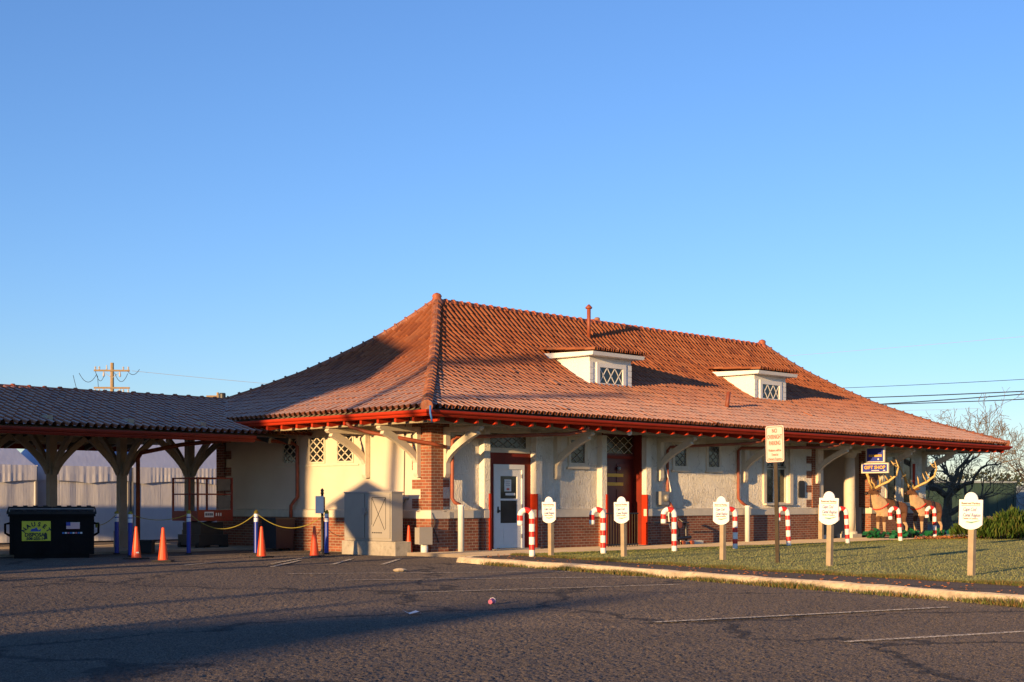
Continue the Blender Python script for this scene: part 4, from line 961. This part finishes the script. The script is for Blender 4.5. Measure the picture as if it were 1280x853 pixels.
# gift shop sign
GS=empty('shop_sign',(18.55,-1.0,0),0,'blue GIFT SHOP sign hanging under a square navy sign at the porch eave','sign')
m_=MB(); m_.box(-.03,.03,-.49,.49,2.19,2.52); b_=m_.build('lower_board',M['trim'],GS); m_=MB(); m_.box(-.034,-.030,-.44,.44,2.235,2.475); m_.build('face',M['bluegift'],b_); text('GIFT SHOP',.15,M['gold'],b_,(-.0355,0,2.325),fr,fu,.03,width=.76)
m_=MB(); m_.box(-.0365,-.034,-.16,.12,2.265,2.285); m_.box(-.0365,-.034,-.38,-.30,2.262,2.288); m_.build('small_print',M['reflect'],b_)
m_=MB(); m_.box(-.03,.03,-.35,.33,2.54,3.04); b_=m_.build('upper_board',M['trim'],GS); m_=MB(); m_.box(-.034,-.030,-.30,.28,2.57,2.99); m_.build('face',M['bluegift'],b_)
m_=MB(); 
for i in range(7): m_.box(-.0365,-.034,.21-i*.068,.21-i*.068-.052,2.715,2.79)
m_.build('small_print',M['gold'],b_)
m_=MB(); m_.prism([(-.034,-.13+.03*math.cos(k*math.pi/4),2.64+.03*math.sin(k*math.pi/4)) for k in range(8)],(-.0025,0,0)); m_.build('emblem',M['reflect'],b_)
m_=MB(); m_.tube([(0,.3,3.03),(0,.3,3.22)],.012,6); m_.tube([(0,-.3,3.03),(0,-.3,3.22)],.012,6); m_.build('hanger',M['black'],GS)
# candy canes
CC=empty('candy_cane',(0,0,.1),0,'x','candy cane','red and white candy cane decorations')
pts=[];rad=[];mats=[]
path=[(0,0,z) for z in [k*.045 for k in range(0,19)]]
hr=.125; zc=.86
path=[p for p in path if p[2]<zc]+[(0,hr-hr*math.cos(R(a)),zc+hr*math.sin(R(a))) for a in range(0,181,9)]+[(0,2*hr,zc-.04*k) for k in range(1,6)]
d=[0]
for a,b in zip(path[:-1],path[1:]): d.append(d[-1]+math.dist(a,b))
# stripe boundaries inserted exactly
def at_d(s):
    for i in range(len(path)-1):
        if s<=d[i+1]+1e-9:
            t=(s-d[i])/(d[i+1]-d[i]); return tuple(path[i][k]+(path[i+1][k]-path[i][k])*t for k in range(3))
    return path[-1]
bounds=[.14]
while bounds[-1]<d[-1]: bounds.append(bounds[-1]+(.115 if len(bounds)%2 else .160))
bounds=[b for b in bounds if b<d[-1]]
ss=sorted(set([round(x,4) for x in d]+[round(b,4) for b in bounds]))
P_=[at_d(s) for s in ss]; mm=[]
for a,b in zip(ss[:-1],ss[1:]):
    mm.append(sum(1 for q_ in bounds if q_<(a+b)/2)%2)
m_=MB(); m_.tube(P_,.062,14,mats=mm+[mm[-1]]); m_.build('cane',[M['canwhite'],M['canred']],CC,smooth=True)
m_=MB(); m_.tube([(0,0,-.1),(0,0,.05)],.02,6); m_.build('stake',M['black'],CC)
CN_=[((-.78,-4.0),-45,'candy cane in front of the white door',0),((1.32,-4.18),-48,'candy cane between the white door and the maroon door',0),((3.63,-4.37),-42,'candy cane in front of the wall pipes right of the maroon door',0),((6.0,-4.4),-50,'candy cane partly hidden behind the reserved sign left of the tall sign',0),((9.06,-3.93),-46,'candy cane just right of the no overnight parking post',2),((12.03,-3.9),-42,'candy cane in front of the dark porch, left of the column',3),((15.23,-3.74),-44,'leaning candy cane in front of the left reindeer',4),((19.36,-2.67),-50,'candy cane in front of the right reindeer',1.5)]
for i,((x,y),rz,lb,tilt) in enumerate(CN_):
    c=CC if i==0 else copy_tree(CC); c.location=(x,y,.1); c.rotation_euler=(R(-tilt),0,R(-rz)); c['label']='red and white '+lb
    c.scale=(1,1,1.0)
# =====================================================================  REINDEER
def skin(edges,verts,radii,sub=2,root=0):
    me=bpy.data.meshes.new('s'); me.from_pydata(verts,edges,[]); o=bpy.data.objects.new('s',me); COL.objects.link(o)
    md=o.modifiers.new('Skin','SKIN')
    for i,r in enumerate(radii):
        me.skin_vertices[0].data[i].radius=r if isinstance(r,tuple) else (r,r)
    me.skin_vertices[0].data[root].use_root=True; md.use_smooth_shade=True
    s2=o.modifiers.new('Sub','SUBSURF'); s2.levels=sub; s2.render_levels=sub
    out=bpy.data.meshes.new_from_object(o.evaluated_get(bpy.context.evaluated_depsgraph_get())); bpy.data.objects.remove(o); return out
def reindeer(loc,rz,label,mirror=1):
    D=empty('reindeer',loc,rz,label,'reindeer statue','reindeer statues on the front walk')
    # faces local -x
    V=[];Ed=[];Ra=[]
    def v(p,r,par=None):
        V.append(p);Ra.append(r)
        if par is not None:Ed.append((par,len(V)-1))
        return len(V)-1
    pel=v((.62,0,1.05),(.22,.24)); mid=v((.2,0,1.0),(.23,.27),pel); ch=v((-.28,0,1.0),(.27,.32),mid); nk=v((-.48,0,1.16),(.22,.27),ch); nk2=v((-.60,0,1.38),(.16,.19),nk)
    hd=v((-.70,.02,1.53),(.115,.12),nk2); mz=v((-.86,.03,1.47),(.07,.075),hd); ns=v((-.96,.03,1.44),(.05,.055),mz)
    rp_=v((.82,0,1.0),(.15,.18),pel); tl=v((.92,0,1.02),(.05,.05),rp_)
    for s in (1,-1):
        a=v((-.30,s*.14,.78),(.10,.11),ch); b=v((-.33,s*.15,.46),(.055,.06),a); c=v((-.31,s*.15,.12),(.04,.042),b); d=v((-.35,s*.15,.02),(.05,.05),c)
        a=v((.66,s*.15,.80),(.13,.14),pel); b=v((.60,s*.16,.56),(.07,.08),a); c=v((.76,s*.16,.36),(.045,.05),b); d=v((.72,s*.16,.10),(.038,.04),c); e=v((.68,s*.16,.02),(.05,.05),d)
    me=skin(Ed,[(p[0],p[1]*.9,p[2]) for p in V],[(a*.92,b_*.92) for a,b_ in Ra]); me.name='body'
    me.materials.clear(); me.materials.append(M['deerbrown']); me.materials.append(M['deercream'])
    for p in me.polygons:
        c=p.center
        chest=(c.x<-.30+(1.1-c.z)*.30 and .70<c.z<1.40 and c.x<-.22) or (c.z<.50)
        p.material_index=1 if chest else 0; p.use_smooth=True
    b=bpy.data.objects.new('body',me); COL.objects.link(b); b.parent=D
    m_=MB(); m_.lathe([(.005,-.06),(.045,-.04),(.055,0),(.045,.04),(.005,.06)],(-1.0,.03,1.45),10); m_.build('nose',M['nose'],D,smooth=True)
    for s in (1,-1):
        m_=MB(); m_.lathe([(.003,-.022),(.02,-.01),(.02,.01),(.003,.022)],(-.77,.02+s*.085,1.55),8); m_.build('eye',M['nose'],D,smooth=True)
        m_=MB(); m_.tube([(-.66,s*.09,1.58),(-.62,s*.19,1.62),(-.60,s*.27,1.60)],[.035,.05,.008],8); m_.build('ear',M['deerbrown'],D,smooth=True)
        m_=MB()
        base=Vector((-.68,s*.06,1.62))
        beam=[base,base+Vector((.10,s*.14,.10)),base+Vector((.26,s*.34,.22)),base+Vector((.38,s*.56,.42)),base+Vector((.36,s*.66,.68)),base+Vector((.24,s*.66,.92))]
        m_.tube(beam,[.045,.042,.04,.036,.03,.012],8)
        def tine(p,vs,r): m_.tube([p]+[p+Vector(q) for q in vs],[r]+[r*.75]*(len(vs)-1)+[.006],7)
        tine(beam[0],[(-.08,s*.02,.14),(-.16,s*.0,.20),(-.18,s*.0,.32)],.034)
        tine(beam[1],[(-.08,s*.03,.20),(-.10,s*.0,.36)],.032)
        tine(beam[2],[(-.12,-s*.03,.16),(-.16,-s*.06,.30)],.03)
        tine(beam[2]+(beam[3]-beam[2])*.5,[(-.10,-s*.06,.14),(-.14,-s*.10,.26)],.028)
        tine(beam[4],[(-.16,-s*.04,.06),(-.26,-s*.06,.16)],.026)
        tine(beam[4]+(beam[5]-beam[4])*.45,[(-.14,-s*.06,.02),(-.22,-s*.08,.10)],.022)
        m_.build('antler',M['antler'],D,smooth=True)
    m_=MB()
    from mathutils.bvhtree import BVHTree
    bv=BVHTree.FromPolygons([v_.co.copy() for v_ in me.vertices],[tuple(p.vertices) for p in me.polygons])
    c0=Vector((-.36,0,1.0)); f_=Vector((-.80,0,-.34)).normalized()
    for k in range(19):
        a=R(-112+224*k/18); dr=f_*math.cos(a)+Vector((0,math.sin(a),0))+Vector((.25,0,.28))*(1-math.cos(a))*.8; dr.normalize()
        h_=bv.ray_cast(c0+dr*1.2,-dr)
        if h_[0] is None: continue
        c=tuple(h_[0]+dr*.008); m_.lathe([(.004,-.026),(.026,-.013),(.026,.013),(.004,.026)],c,7)
    m_.build('bell_collar',M['canred'],D,smooth=True)
    m_=MB()
    for k in range(24):
        a0=2*math.pi*k/24;a1=2*math.pi*(k+1)/24
        def Q(a,x): return (x,.285*math.sin(a),1.0+.325*math.cos(a))
        m_.quad(Q(a0,.05),Q(a1,.05),Q(a1,.13),Q(a0,.13))
    m_.build('girth_strap',M['rubber'],D,fix=False)
    m_=MB(); m_.tube([(-.62,.13,1.36),(-.60,0,1.27),(-.62,-.13,1.36),(-.60,0,1.49),(-.62,.13,1.36)],.022,6); m_.build('neck_band',M['canred'],D)
    return D
reindeer((19.75,-.78,.09),R(-12),'reindeer statue with big antlers nearest the column, below the gift shop sign')
reindeer((21.95,-.92,.09),R(-8),'reindeer statue with big antlers nearest the bare tree and the juniper bush')
def foil(x,y,sx,label,seed):
    rr=random.Random(seed); m_=MB()
    for k in range(90):
        c=Vector((max(-.36,min(.36,rr.gauss(0,.16)))*sx,max(-.26,min(.26,rr.gauss(0,.13))),min(.26,abs(rr.gauss(.10,.06))))); a=Vector((rr.gauss(0,1),rr.gauss(0,1),rr.gauss(0,1))).normalized(); b=a.orthogonal().normalized(); s_=rr.uniform(.07,.15)
        m_.quad(c-a*s_,c+b*s_*.6,c+a*s_,c-b*s_*.6)
    o=m_.build('garland_bundle',M['garland'],fix=False); o.location=(x,y,.09); tag(o,label,'garland','green garlands at the feet of the reindeer')
foil(18.9,-.75,1.0,'shiny green garland bundle by the column base, left of the reindeer',1); foil(19.35,-1.35,1.5,'shiny green garland bundle under the left reindeer',2); foil(21.2,-1.7,1.6,'shiny green garland bundle under the right reindeer',3); foil(20.6,-1.1,1.0,'shiny green garland bundle between the two reindeer',4)
# planks, gate, pipes by the wall
o=MB().box(-.05,.05,-.07,.07,0,1.10).box(-.03,.03,-.05,.05,1.10,1.12).build('timber_post',M['wood']); o.location=(16.72,-.12,.07); tag(o,'plain upright timber post against the brick left of the porch','post')
GT=empty('iron_railing',(5.9,-.55,.075),0,'low black iron railing of thin bars in front of the maroon door','railing')
m_=MB()
for z in (.06,.88): m_.bar((-.35,0,z),(1.1,0,z),.03,.03)
m_.build('rail',M['black'],GT)
for i in range(14):
    m_=MB(); m_.box(-.35+i*.1085,-.335+i*.1085,-.008,.008,0,.88); m_.build('baluster',M['rustpost'],GT)
VP=empty('fire_connection',(9.0,-.45,.075),0,'black fire hose connection pipes with orange caps against the brick wall','fire valve')
m_=MB(); m_.tube([(-1.2,0,.62),(.35,0,.60)],.022,8); m_.tube([(-.1,0,0),(-.1,0,.62)],.04,8); m_.tube([(.25,0,.0),(.25,.02,.55),(.2,.2,.7)],.035,8); m_.tube([(-.35,-.06,.16),(.35,-.06,.2)],.05,8); m_.tube([(-.25,-.02,.62),(-.18,-.05,.34),(-.3,-.05,.1)],.025,6); m_.build('pipe',M['black'],VP)
for x in (-.35,.35,-.05):
    m_=MB(); m_.tube([(x,-.06,.05),(x,-.16,.05)],.06,10); m_.build('cap',M['copper'],VP)
m_=MB(); m_.tube([(-.1,-.02,.55),(-.1,-.05,.55)],[.1,.1],14); m_.build('hand_wheel',M['copper'],VP)
o=MB().box(-.45,.45,-.2,.2,0,.09).box(-.42,.42,-.17,.17,.09,.105).build('splash_block',M['stone']); o.location=(9.55,-.28,.075); tag(o,'pale concrete splash block on the walk below the wall pipes','block')
# =====================================================================  PLANTS
JB=empty('juniper_bush',(22.6,-6.8,.11),0,'spreading yellow green juniper bush at the right edge of the lawn','bush')
rr=random.Random(11); m_=MB()
def sprays(m_,cx,cy,rx,ry,h,n):
    for _ in range(n):
        a=rr.uniform(0,6.28); q=math.sqrt(rr.random()); x=cx+rx*q*math.cos(a); y=cy+ry*q*math.sin(a)
        hm=h*(1-.62*q*q)*(.72+.28*math.sin(x*2.7+1)*math.sin(y*3.1)); z=hm*(rr.random()**.45)
        d=Vector((math.cos(a)*.5*q+rr.gauss(0,.3),math.sin(a)*.5*q+rr.gauss(0,.3),.9)).normalized(); L=rr.uniform(.10,.24); w=d.orthogonal().normalized()*L*.16
        c=Vector((x,y,z)); q2=d.cross(w)
        m_.quad(c-w,c+d*L*.5-w*1.6,c+d*L,c+d*L*.5+w*1.6)
for cx_,cy_,rx,ry,h,n in ((-3.4,2.3,1.2,1.0,.8,2400),(-2.6,1.7,1.5,1.2,1.0,3600),(-.9,.4,1.7,1.5,1.15,5200),(.9,-1.4,1.9,1.6,1.25,5600),(2.9,-3.4,1.9,1.7,1.2,4200)): sprays(m_,cx_,cy_,rx,ry,h,n)
m_.build('foliage',M['juniper'],JB,fix=False)
m_=MB()
for cx_,cy_ in ((-3.4,2.3),(-2.6,1.7),(-.9,.4),(.9,-1.4),(2.9,-3.4)):
    for k in range(7):
        a=rr.uniform(0,6.28); m_.tube([(cx_,cy_,0),(cx_+.4*math.cos(a),cy_+.4*math.sin(a),.4),(cx_+.9*math.cos(a),cy_+.9*math.sin(a),.7)],[.04,.03,.01],5)
m_.build('stem',M['bark'],JB)
def bare_tree(loc,label,seed,h,spread,trunk_r,maxd=6,lean=(0,0)):
    T=empty('bare_tree',loc,0,label,'tree','leafless trees beyond the station'); rr=random.Random(seed); tm=MB(); cm=MB()
    def grow(p,d,L,r,dep):
        pts=[p];rad=[r]; n=4
        for k in range(n):
            d=(d+Vector((rr.gauss(0,.17),rr.gauss(0,.17),rr.gauss(.02,.12)))).normalized(); p=p+d*L/n; pts.append(p); rad.append(max(.009,r*(1-.30*(k+1)/n)))
        (tm if dep<1 else cm).tube(pts,rad,8 if dep<1 else (6 if dep<3 else 4 if dep<5 else 3),caps=dep>3)
        if dep>=maxd: return
        nb=rr.choice((2,2,3)) if dep else 8
        for b in range(nb):
            a=rr.uniform(0,6.28); sp=rr.uniform(.45,.95)*(spread if dep<2 else 1)
            o=d.orthogonal().normalized(); q=d.cross(o); nd=(d+ (o*math.cos(a)+q*math.sin(a))*sp+Vector((0,0,.10-.05*dep*0))).normalized()
            i=rr.choice((2,3,4)) if b else 4
            grow(pts[i] if dep else pts[max(2,i)],nd,L*rr.uniform(.66,.90),rad[i]*rr.uniform(.62,.82),dep+1)
    grow(Vector((0,0,-.1)),Vector((lean[0],lean[1],1)).normalized(),h*.26,trunk_r,0)
    tm.build('trunk',M['bark'],T,smooth=True); cm.build('crown',M['bark'],T,smooth=False,fix=False); return T
bare_tree((36.2,5.6,0),'spreading leafless tree with a dark trunk right of the reindeer',21,6.1,2.0,.26,7,(.02,-.20))
bare_tree((47.5,6.6,0),'paler leafless tree with fine lit twigs at the right edge of the picture',33,6.6,1.3,.15,7,(.0,-.05))
m_=MB()
for _ in range(2600):   # fallen leaves along the bush and walk
    x=rr.uniform(17.5,26); y=-3.2-.30*(x-17.5)*rr.uniform(.3,1.15)+rr.gauss(0,.22); a=rr.uniform(0,6.28); s_=rr.uniform(.03,.06); z=.12+rr.uniform(0,.07); t_=rr.uniform(-.03,.03)
    m_.quad((x-s_*math.cos(a),y-s_*math.sin(a),z+t_),(x+s_*.6*math.sin(a),y-s_*.6*math.cos(a),z),(x+s_*math.cos(a),y+s_*math.sin(a),z-t_),(x-s_*.6*math.sin(a),y+s_*.6*math.cos(a),z))
for _ in range(500):
    i=rr.randrange(len(K)-4); x,y=off(K,rr.uniform(.35,1.6))[i] if False else (K[i][0]+rr.uniform(.3,1.7),K[i][1]+rr.uniform(-.2,.2)); a=rr.uniform(0,6.28); s_=rr.uniform(.015,.03); z=.105
    m_.quad((x-s_*math.cos(a),y-s_*math.sin(a),z),(x+s_*.6*math.sin(a),y-s_*.6*math.cos(a),z+.01),(x+s_*math.cos(a),y+s_*math.sin(a),z),(x-s_*.6*math.sin(a),y+s_*.6*math.cos(a),z+.012))
tag(m_.build('fallen_leaves',M['leaf'],fix=False),kind='stuff',label='brown fallen leaves below the juniper bush and on the footpath')
def lerp_front(y):
    for a,b in zip(LF[:-1],LF[1:]):
        if b[1]<=y<=a[1]: return a[0]+(b[0]-a[0])*(y-a[1])/(b[1]-a[1])
    return 0
m_=MB()
def bl(m_,x,y,z,h,w,lean=.5):
    a=rr.uniform(0,6.28); dx,dy=math.cos(a)*w,math.sin(a)*w; l=rr.gauss(0,lean)*h; b=rr.uniform(0,6.28)
    m_.quad((x-dx,y-dy,z),(x+dx,y+dy,z),(x+math.cos(b)*l,y+math.sin(b)*l,z+h))
for _ in range(110000):
    y=-3.05-(16*rr.random() if rr.random()<.75 else 16+11*rr.random()); x=lerp_front(y)+(rr.random()**1.4)*24; bl(m_,x,y,.112,rr.uniform(.012,.034),.007,.9)
tag(m_.build('lawn_grass',M['grass'],fix=False),kind='stuff',label='short frosty grass of the station lawn')
m_=MB()
for _ in range(16000):   # verge tufts along the kerb foot and the lawn edge
    i=rr.randrange(len(K)-1); f=rr.random(); x=K[i][0]+(K[i+1][0]-K[i][0])*f; y=K[i][1]+(K[i+1][1]-K[i][1])*f
    den=.5+.5*math.sin(y*2.3)*math.sin(y*.9+1)
    if y>-4.4 or rr.random()>den+.18: continue
    bl(m_,x-abs(rr.gauss(0,.10)),y,0,rr.uniform(.03,.11)*(.5+den*.6),.008,.6)
for _ in range(30000):
    y=-3.05-16*rr.random(); x=lerp_front(y)+abs(rr.gauss(0,.22))-.07
    bl(m_,x,y,.10,rr.uniform(.02,.06)*(.5+.8*abs(math.sin(y*1.7)*math.sin(y*.63+x))),.007,.9)
tag(m_.build('verge_grass',M['verge'],fix=False),kind='stuff',label='rough yellowing grass along the kerb and the lawn edge')
# =====================================================================  BACKGROUND
def container(loc,rz,L,H,W,mat,label,roof='tentroof'):
    T=empty('freight_container',loc,rz,label,'container'); m_=MB(); n=int(L/.28)
    for i in range(n):
        x0=-L/2+i*L/n; d=.03 if i%2 else 0
        m_.box(x0,x0+L/n,-W/2-d,-W/2+.1,.15,H-.1)
    m_.box(-L/2,L/2,-W/2+.05,W/2,.1,H-.05); m_.build('wall',M[mat],T)
    m_=MB(); m_.box(-L/2-.03,L/2+.03,-W/2-.06,W/2+.05,H-.05,H+.06); m_.build('roof',M[roof],T)
    m_=MB(); 
    for x in (-L/2,L/2-.15): m_=MB(); m_.box(x,x+.15,-W/2-.05,-W/2+.12,.05,H-.05); m_.build('corner_post',M[mat],T)
    m_=MB(); m_.box(-L/2-.045,-L/2-.003,-W/2+.1,W/2-.1,.2,H-.15); m_.build('door',M[mat],T)
container((57.9,15.9,0),R(-44),5.9,2.45,2.5,'cont','dark green freight container behind the bare tree','contgrey')
container((62.1,21.2,0),R(-44),5.4,2.1,2.4,'contgrey','pale grey freight container left of the dark green one','contgrey')
container((68.5,13.0,0),R(-44),7.5,2.2,2.4,'contgrey','pale blue grey freight container at the far right edge','contgrey')
def upole(loc,h,rz,label,arms=True):
    P_=empty('utility_pole',loc,rz,label,'utility pole','utility poles'); m_=MB(); m_.tube([(0,0,0),(0,0,h)],[.17,.12],10); m_.build('pole',M['polewood'],P_)
    if arms:
        for z in (h-.55,h-1.75):
            m_=MB(); m_.box(-1.22,1.22,-.16,-.06,z-.06,z+.06); a_=m_.build('cross_arm',M['polewood'],P_)
            for s in (-1,1):
                m_=MB(); m_.bar((s*.62,-.11,z-.04),(0,-.1,z-.52),.03,.03); m_.build('brace',M['steel'],P_)
            for x in (-1.12,-.85,.78,1.12):
                m_=MB(); up=1 if z>h-1 else -1; m_.lathe([(.03,0),(.06,.06),(.045,.12),(.07,.18),(.03,.26)] if up>0 else [(.03,-.38),(.07,-.30),(.05,-.2),(.06,-.12),(.03,-.05)],(x,-.11,z+.03*up),8); m_.build('insulator',M['insul'],a_)
            for x in (-.55,.55):
                m_=MB(); m_.lathe([(.03,-.45),(.08,-.36),(.06,-.2),(.03,-.07)],(x,-.11,z),8); m_.build('insulator',M['insul'],a_)
        m_=MB(); m_.lathe([(.03,0),(.06,.06),(.045,.14),(.03,.34)],(-.35,-.11,h-.5),8); m_.build('insulator',M['insul'],P_)
        for (a,b,s) in (((-1.1,-.2,h-.6),(-.5,-.3,h-.95),.5),((.2,-.2,h-.7),(1.1,-.2,h-.75),.6),((-2.2,-.2,h-.75),(-1.0,-.2,h-.8),.6),((1.1,-.2,h-.6),(1.9,-.2,h-.45),.3),((-.95,-.2,h-.9),(-.9,-.2,h-1.7),.0),((-2.6,-.2,h-.9),(-2.1,-.2,h-2.6),.15)):
            m_=MB(); A=Vector(a);B=Vector(b); m_.tube([A+(B-A)*(k/8)-Vector((0,0,s*4*(k/8)*(1-k/8))) for k in range(9)],.018,4); m_.build('jumper',M['cable'],P_)
    return P_
VD=Vector((-.717,.697,0))
upole((28.9,64.3,0),10.95,R(-40),'weathered utility pole with two cross arms rising behind the canopy ridge')
p=upole((57.5,93.7,0),12.05,R(-40),'distant pole top with a transformer just left of the station roof',False)
m_=MB(); m_.box(-1.1,.1,-.1,.1,11.55,11.75); m_.build('cross_arm',M['polewood'],p); m_=MB(); m_.lathe([(.3,11.0),(.32,11.1),(.32,11.9),(.28,12.0)],(.45,0,0),12); m_.build('transformer',M['liftdark'],p)
def wire(a,b,sag,label,r=.02,mat='cable'):
    A=Vector(a);B=Vector(b); m_=MB(); m_.tube([A+(B-A)*(k/24)-Vector((0,0,sag*4*(k/24)*(1-k/24))) for k in range(25)],r,5); tag(m_.build('power_line',M[mat]),label,'power line','overhead wires')
def ext(a,b,k0=.9,k1=3.0):
    A=Vector(a);B=Vector(b); return A-(B-A)*k0,A+(B-A)*k1
for i,(a,b,lb,r) in enumerate((((56.35,23.22,8.72),(49.95,8.29,8.08),'thin single wire, topmost of the dark wires right of the roof',.016),((57.05,22.5,8.10),(49.95,8.29,7.45),'dark overhead wire, second from the top right of the roof',.03),((57.58,21.95,7.66),(49.95,8.29,7.30),'dark overhead wire, upper of the lowest pair right of the roof',.03),((57.4,22.1,7.66),(49.95,8.29,7.03),'dark overhead wire, lowest of those right of the roof',.026),((63.16,30.56,11.85),(54.79,10.48,10.92),'pale sunlit wire high above the right roof slope',.009))):
    A,B=ext(a,b); wire(A,B,.35,lb,r,'insul' if i==4 else 'cable')
wire((29.9,63.4,10.4),(110,40,10.5),1.2,'thin wire running right from the utility pole behind the roof',.012,'insul')
# =====================================================================  LITTER
m_=MB(); m_.quad((-.10,-.05,.01),(.02,-.07,.03),(.11,-.02,.012),(.09,.06,.035),(-.03,.05,.014)); m_.quad((-.10,-.05,.012),(-.03,.05,.016),(-.12,.05,.05)); o=m_.build('paper_scrap',M['white'],fix=False); o.location=(-12.02,-12.81,0); tag(o,'white paper scrap lying on the shaded asphalt','litter')
cup=empty('paper_cup',(-10.36,-12.38,0),.5,'small pink and white cup lying on the asphalt','litter'); m_=MB(); m_.tube([(-.05,0,.035),(.05,0,.04)],[.028,.04],12); m_.build('body',M['pink'],cup); m_=MB(); m_.tube([(.045,0,.04),(.056,0,.04)],[.043,.043],12); m_.build('rim',M['white'],cup)
m_=MB(); m_.lathe([(.01,0),(.10,.01),(.13,.035),(.07,.06),(.01,.065)],(0,0,0),8); o=m_.build('sand_lump',M['kerbstone']); o.location=(-5.72,-5.41,0); o.scale=(1.2,.8,1); tag(o,'small beige lump of grit on the lit asphalt','litter')
# =====================================================================  OFF-FRAME NEIGHBOURS (they cast the long shadows)
SA=R(11.5); EL=R(6.8); T_=math.tan(EL)
Dv=Vector((math.cos(SA),math.sin(SA),0)); Nv=Vector((-math.sin(SA),math.cos(SA),0))
def W3(s,p,q): v=Dv*s+Nv*p; return (v.x,v.y,max(-.3,q-s*T_))
def slab(mb,s,L,poly,m=0):
    mb.prism([W3(s,p,q)for p,q in poly],-Dv*L,m)
wh=empty('freight_shed',(0,0,0),0,'tall shed with deep overhanging roof left of the lot','building')
m_=MB(); slab(m_,-34,10,[(4.71,-9),(4.71,5.2),(9.6,5.6),(9.6,-9)]); m_.build('wall',M['cottage'],wh)
m_=MB(); slab(m_,-33.8,10.5,[(4.68,3.2),(4.52,4.38),(4.03,5.02),(3.66,5.43),(2.97,5.65),(4.02,6.07),(4.86,6.40),(7.2,7.4),(10.2,6.3),(10.2,5.5)]); m_.build('roof',M['shingle'],wh)
hs=empty('cottage',(0,0,0),0,'saltbox cottage across the lot','building')
m_=MB(); slab(m_,-88,9,[(-12.0,-24),(-12.0,-2.6),(-8.7,-2.2),(-8.7,-24)]); m_.build('wall',M['cottage'],hs)
m_=MB(); slab(m_,-87.5,10,[(-12.4,-2.8),(-11.75,-2.2),(-11.35,-2.0),(-11.15,-1.75),(-10.95,-1.10),(-10.3,-1.45),(-8.4,-2.0),(-8.4,-2.3)]); m_.build('roof',M['shingle'],hs)
kk=empty('notice_kiosk',(0,0,0),0,'roofed notice kiosk at the edge of the lot','kiosk')
m_=MB(); slab(m_,-20,.6,[(.4,1.15),(1.26,1.42),(2.41,1.88),(3.5,1.46),(4.2,1.15),(3.5,1.36),(2.4,1.5),(1.26,1.34),(.4,1.10)]); m_.build('roof',M['shingle'],kk)
m_=MB(); slab(m_,-20.1,.3,[(1.59,1.40),(1.59,0),(1.97,.38),(2.27,.68),(2.7,.8),(3.6,.8),(3.6,1.40)]); m_.build('panel',M['cottage'],kk)
m_=MB(); slab(m_,-20.1,.2,[(1.30,-6),(1.30,1.38),(1.589,1.38),(1.589,-6)]); m_.build('post',M['wood'],kk)
hg=MB(); slab(hg,-39,1.5,[(1.6,-9),(1.88,-1.26),(2.63,-.85),(3.23,-.61),(4,-.5),(10,-.4),(10,-9)]); tag(hg.build('hedge_shade_caster',M['juniper']),'unseen hedge block added left of the lot to shade the ground','hedge')  # unseen low block added for the shade it throws on the asphalt
for p0,p1,q0,q1,r,s in ((1.98,1.08,-9,6.5,.17,-42),(-.15,-1.05,-9,5.2,.17,-44),(-6.35,-6.35,-9,1.6,.14,-60),(-8.5,-8.45,-9,-1.5,.12,-50)):
    pe=empty('light_mast',(0,0,0),0,'tall timber mast at the edge of the lot','mast','timber masts beside the lot'); m_=MB(); m_.tube([W3(s,p0,q0),W3(s,p1,q1)],[r,r*.8],10); m_.build('pole',M['polewood'],pe)
# =====================================================================  LIGHT, WORLD, CAMERA
sun=bpy.data.lights.new('sun','SUN'); sun.energy=4.9; sun.angle=R(.53); sun.color=(1,.64,.30)
so=bpy.data.objects.new('sun',sun); COL.objects.link(so)
ds=Vector((math.cos(SA)*math.cos(EL),math.sin(SA)*math.cos(EL),-math.sin(EL)))
so.rotation_euler=ds.to_track_quat('-Z','Y').to_euler(); so.location=(-30,-5,20)
w=bpy.data.worlds.new('World'); sc.world=w; w.use_nodes=True; t=w.node_tree; bg=t.nodes['Background']
sk=t.nodes.new('ShaderNodeTexSky'); sk.sky_type='NISHITA'; sk.sun_disc=False; sk.sun_elevation=EL
# sky sun_rotation: direction to the sun = (sin(rot), cos(rot))
to=-ds; sk.sun_rotation=math.atan2(to.x,to.y)
sk.altitude=0; sk.air_density=1.0; sk.dust_density=.02; sk.ozone_density=3.8
t.links.new(mix(t,1.0,sk.outputs[0],(1.03,.945,1.10),'MULTIPLY'),bg.inputs[0]); bg.inputs[1].default_value=.146
cam=bpy.data.cameras.new('camera'); co=bpy.data.objects.new('camera',cam); COL.objects.link(co); sc.camera=co
cam.sensor_width=36; cam.lens=50.0; cam.clip_end=2000; cam.clip_start=.1
A_=math.atan2(1730,1778)   # heading: facade is 44.2 deg right of the view axis
hd=A_
co.location=(-22.63,-24.67,1.25)
co.rotation_euler=(R(90),0,hd-R(90))
cam.shift_y=(628-426.5)/1280
sc.render.engine='CYCLES'; sc.cycles.use_denoising=True
vs=sc.view_settings; vs.view_transform='Standard'; vs.look='None'; vs.exposure=.77; vs.gamma=1; vs.use_curve_mapping=False
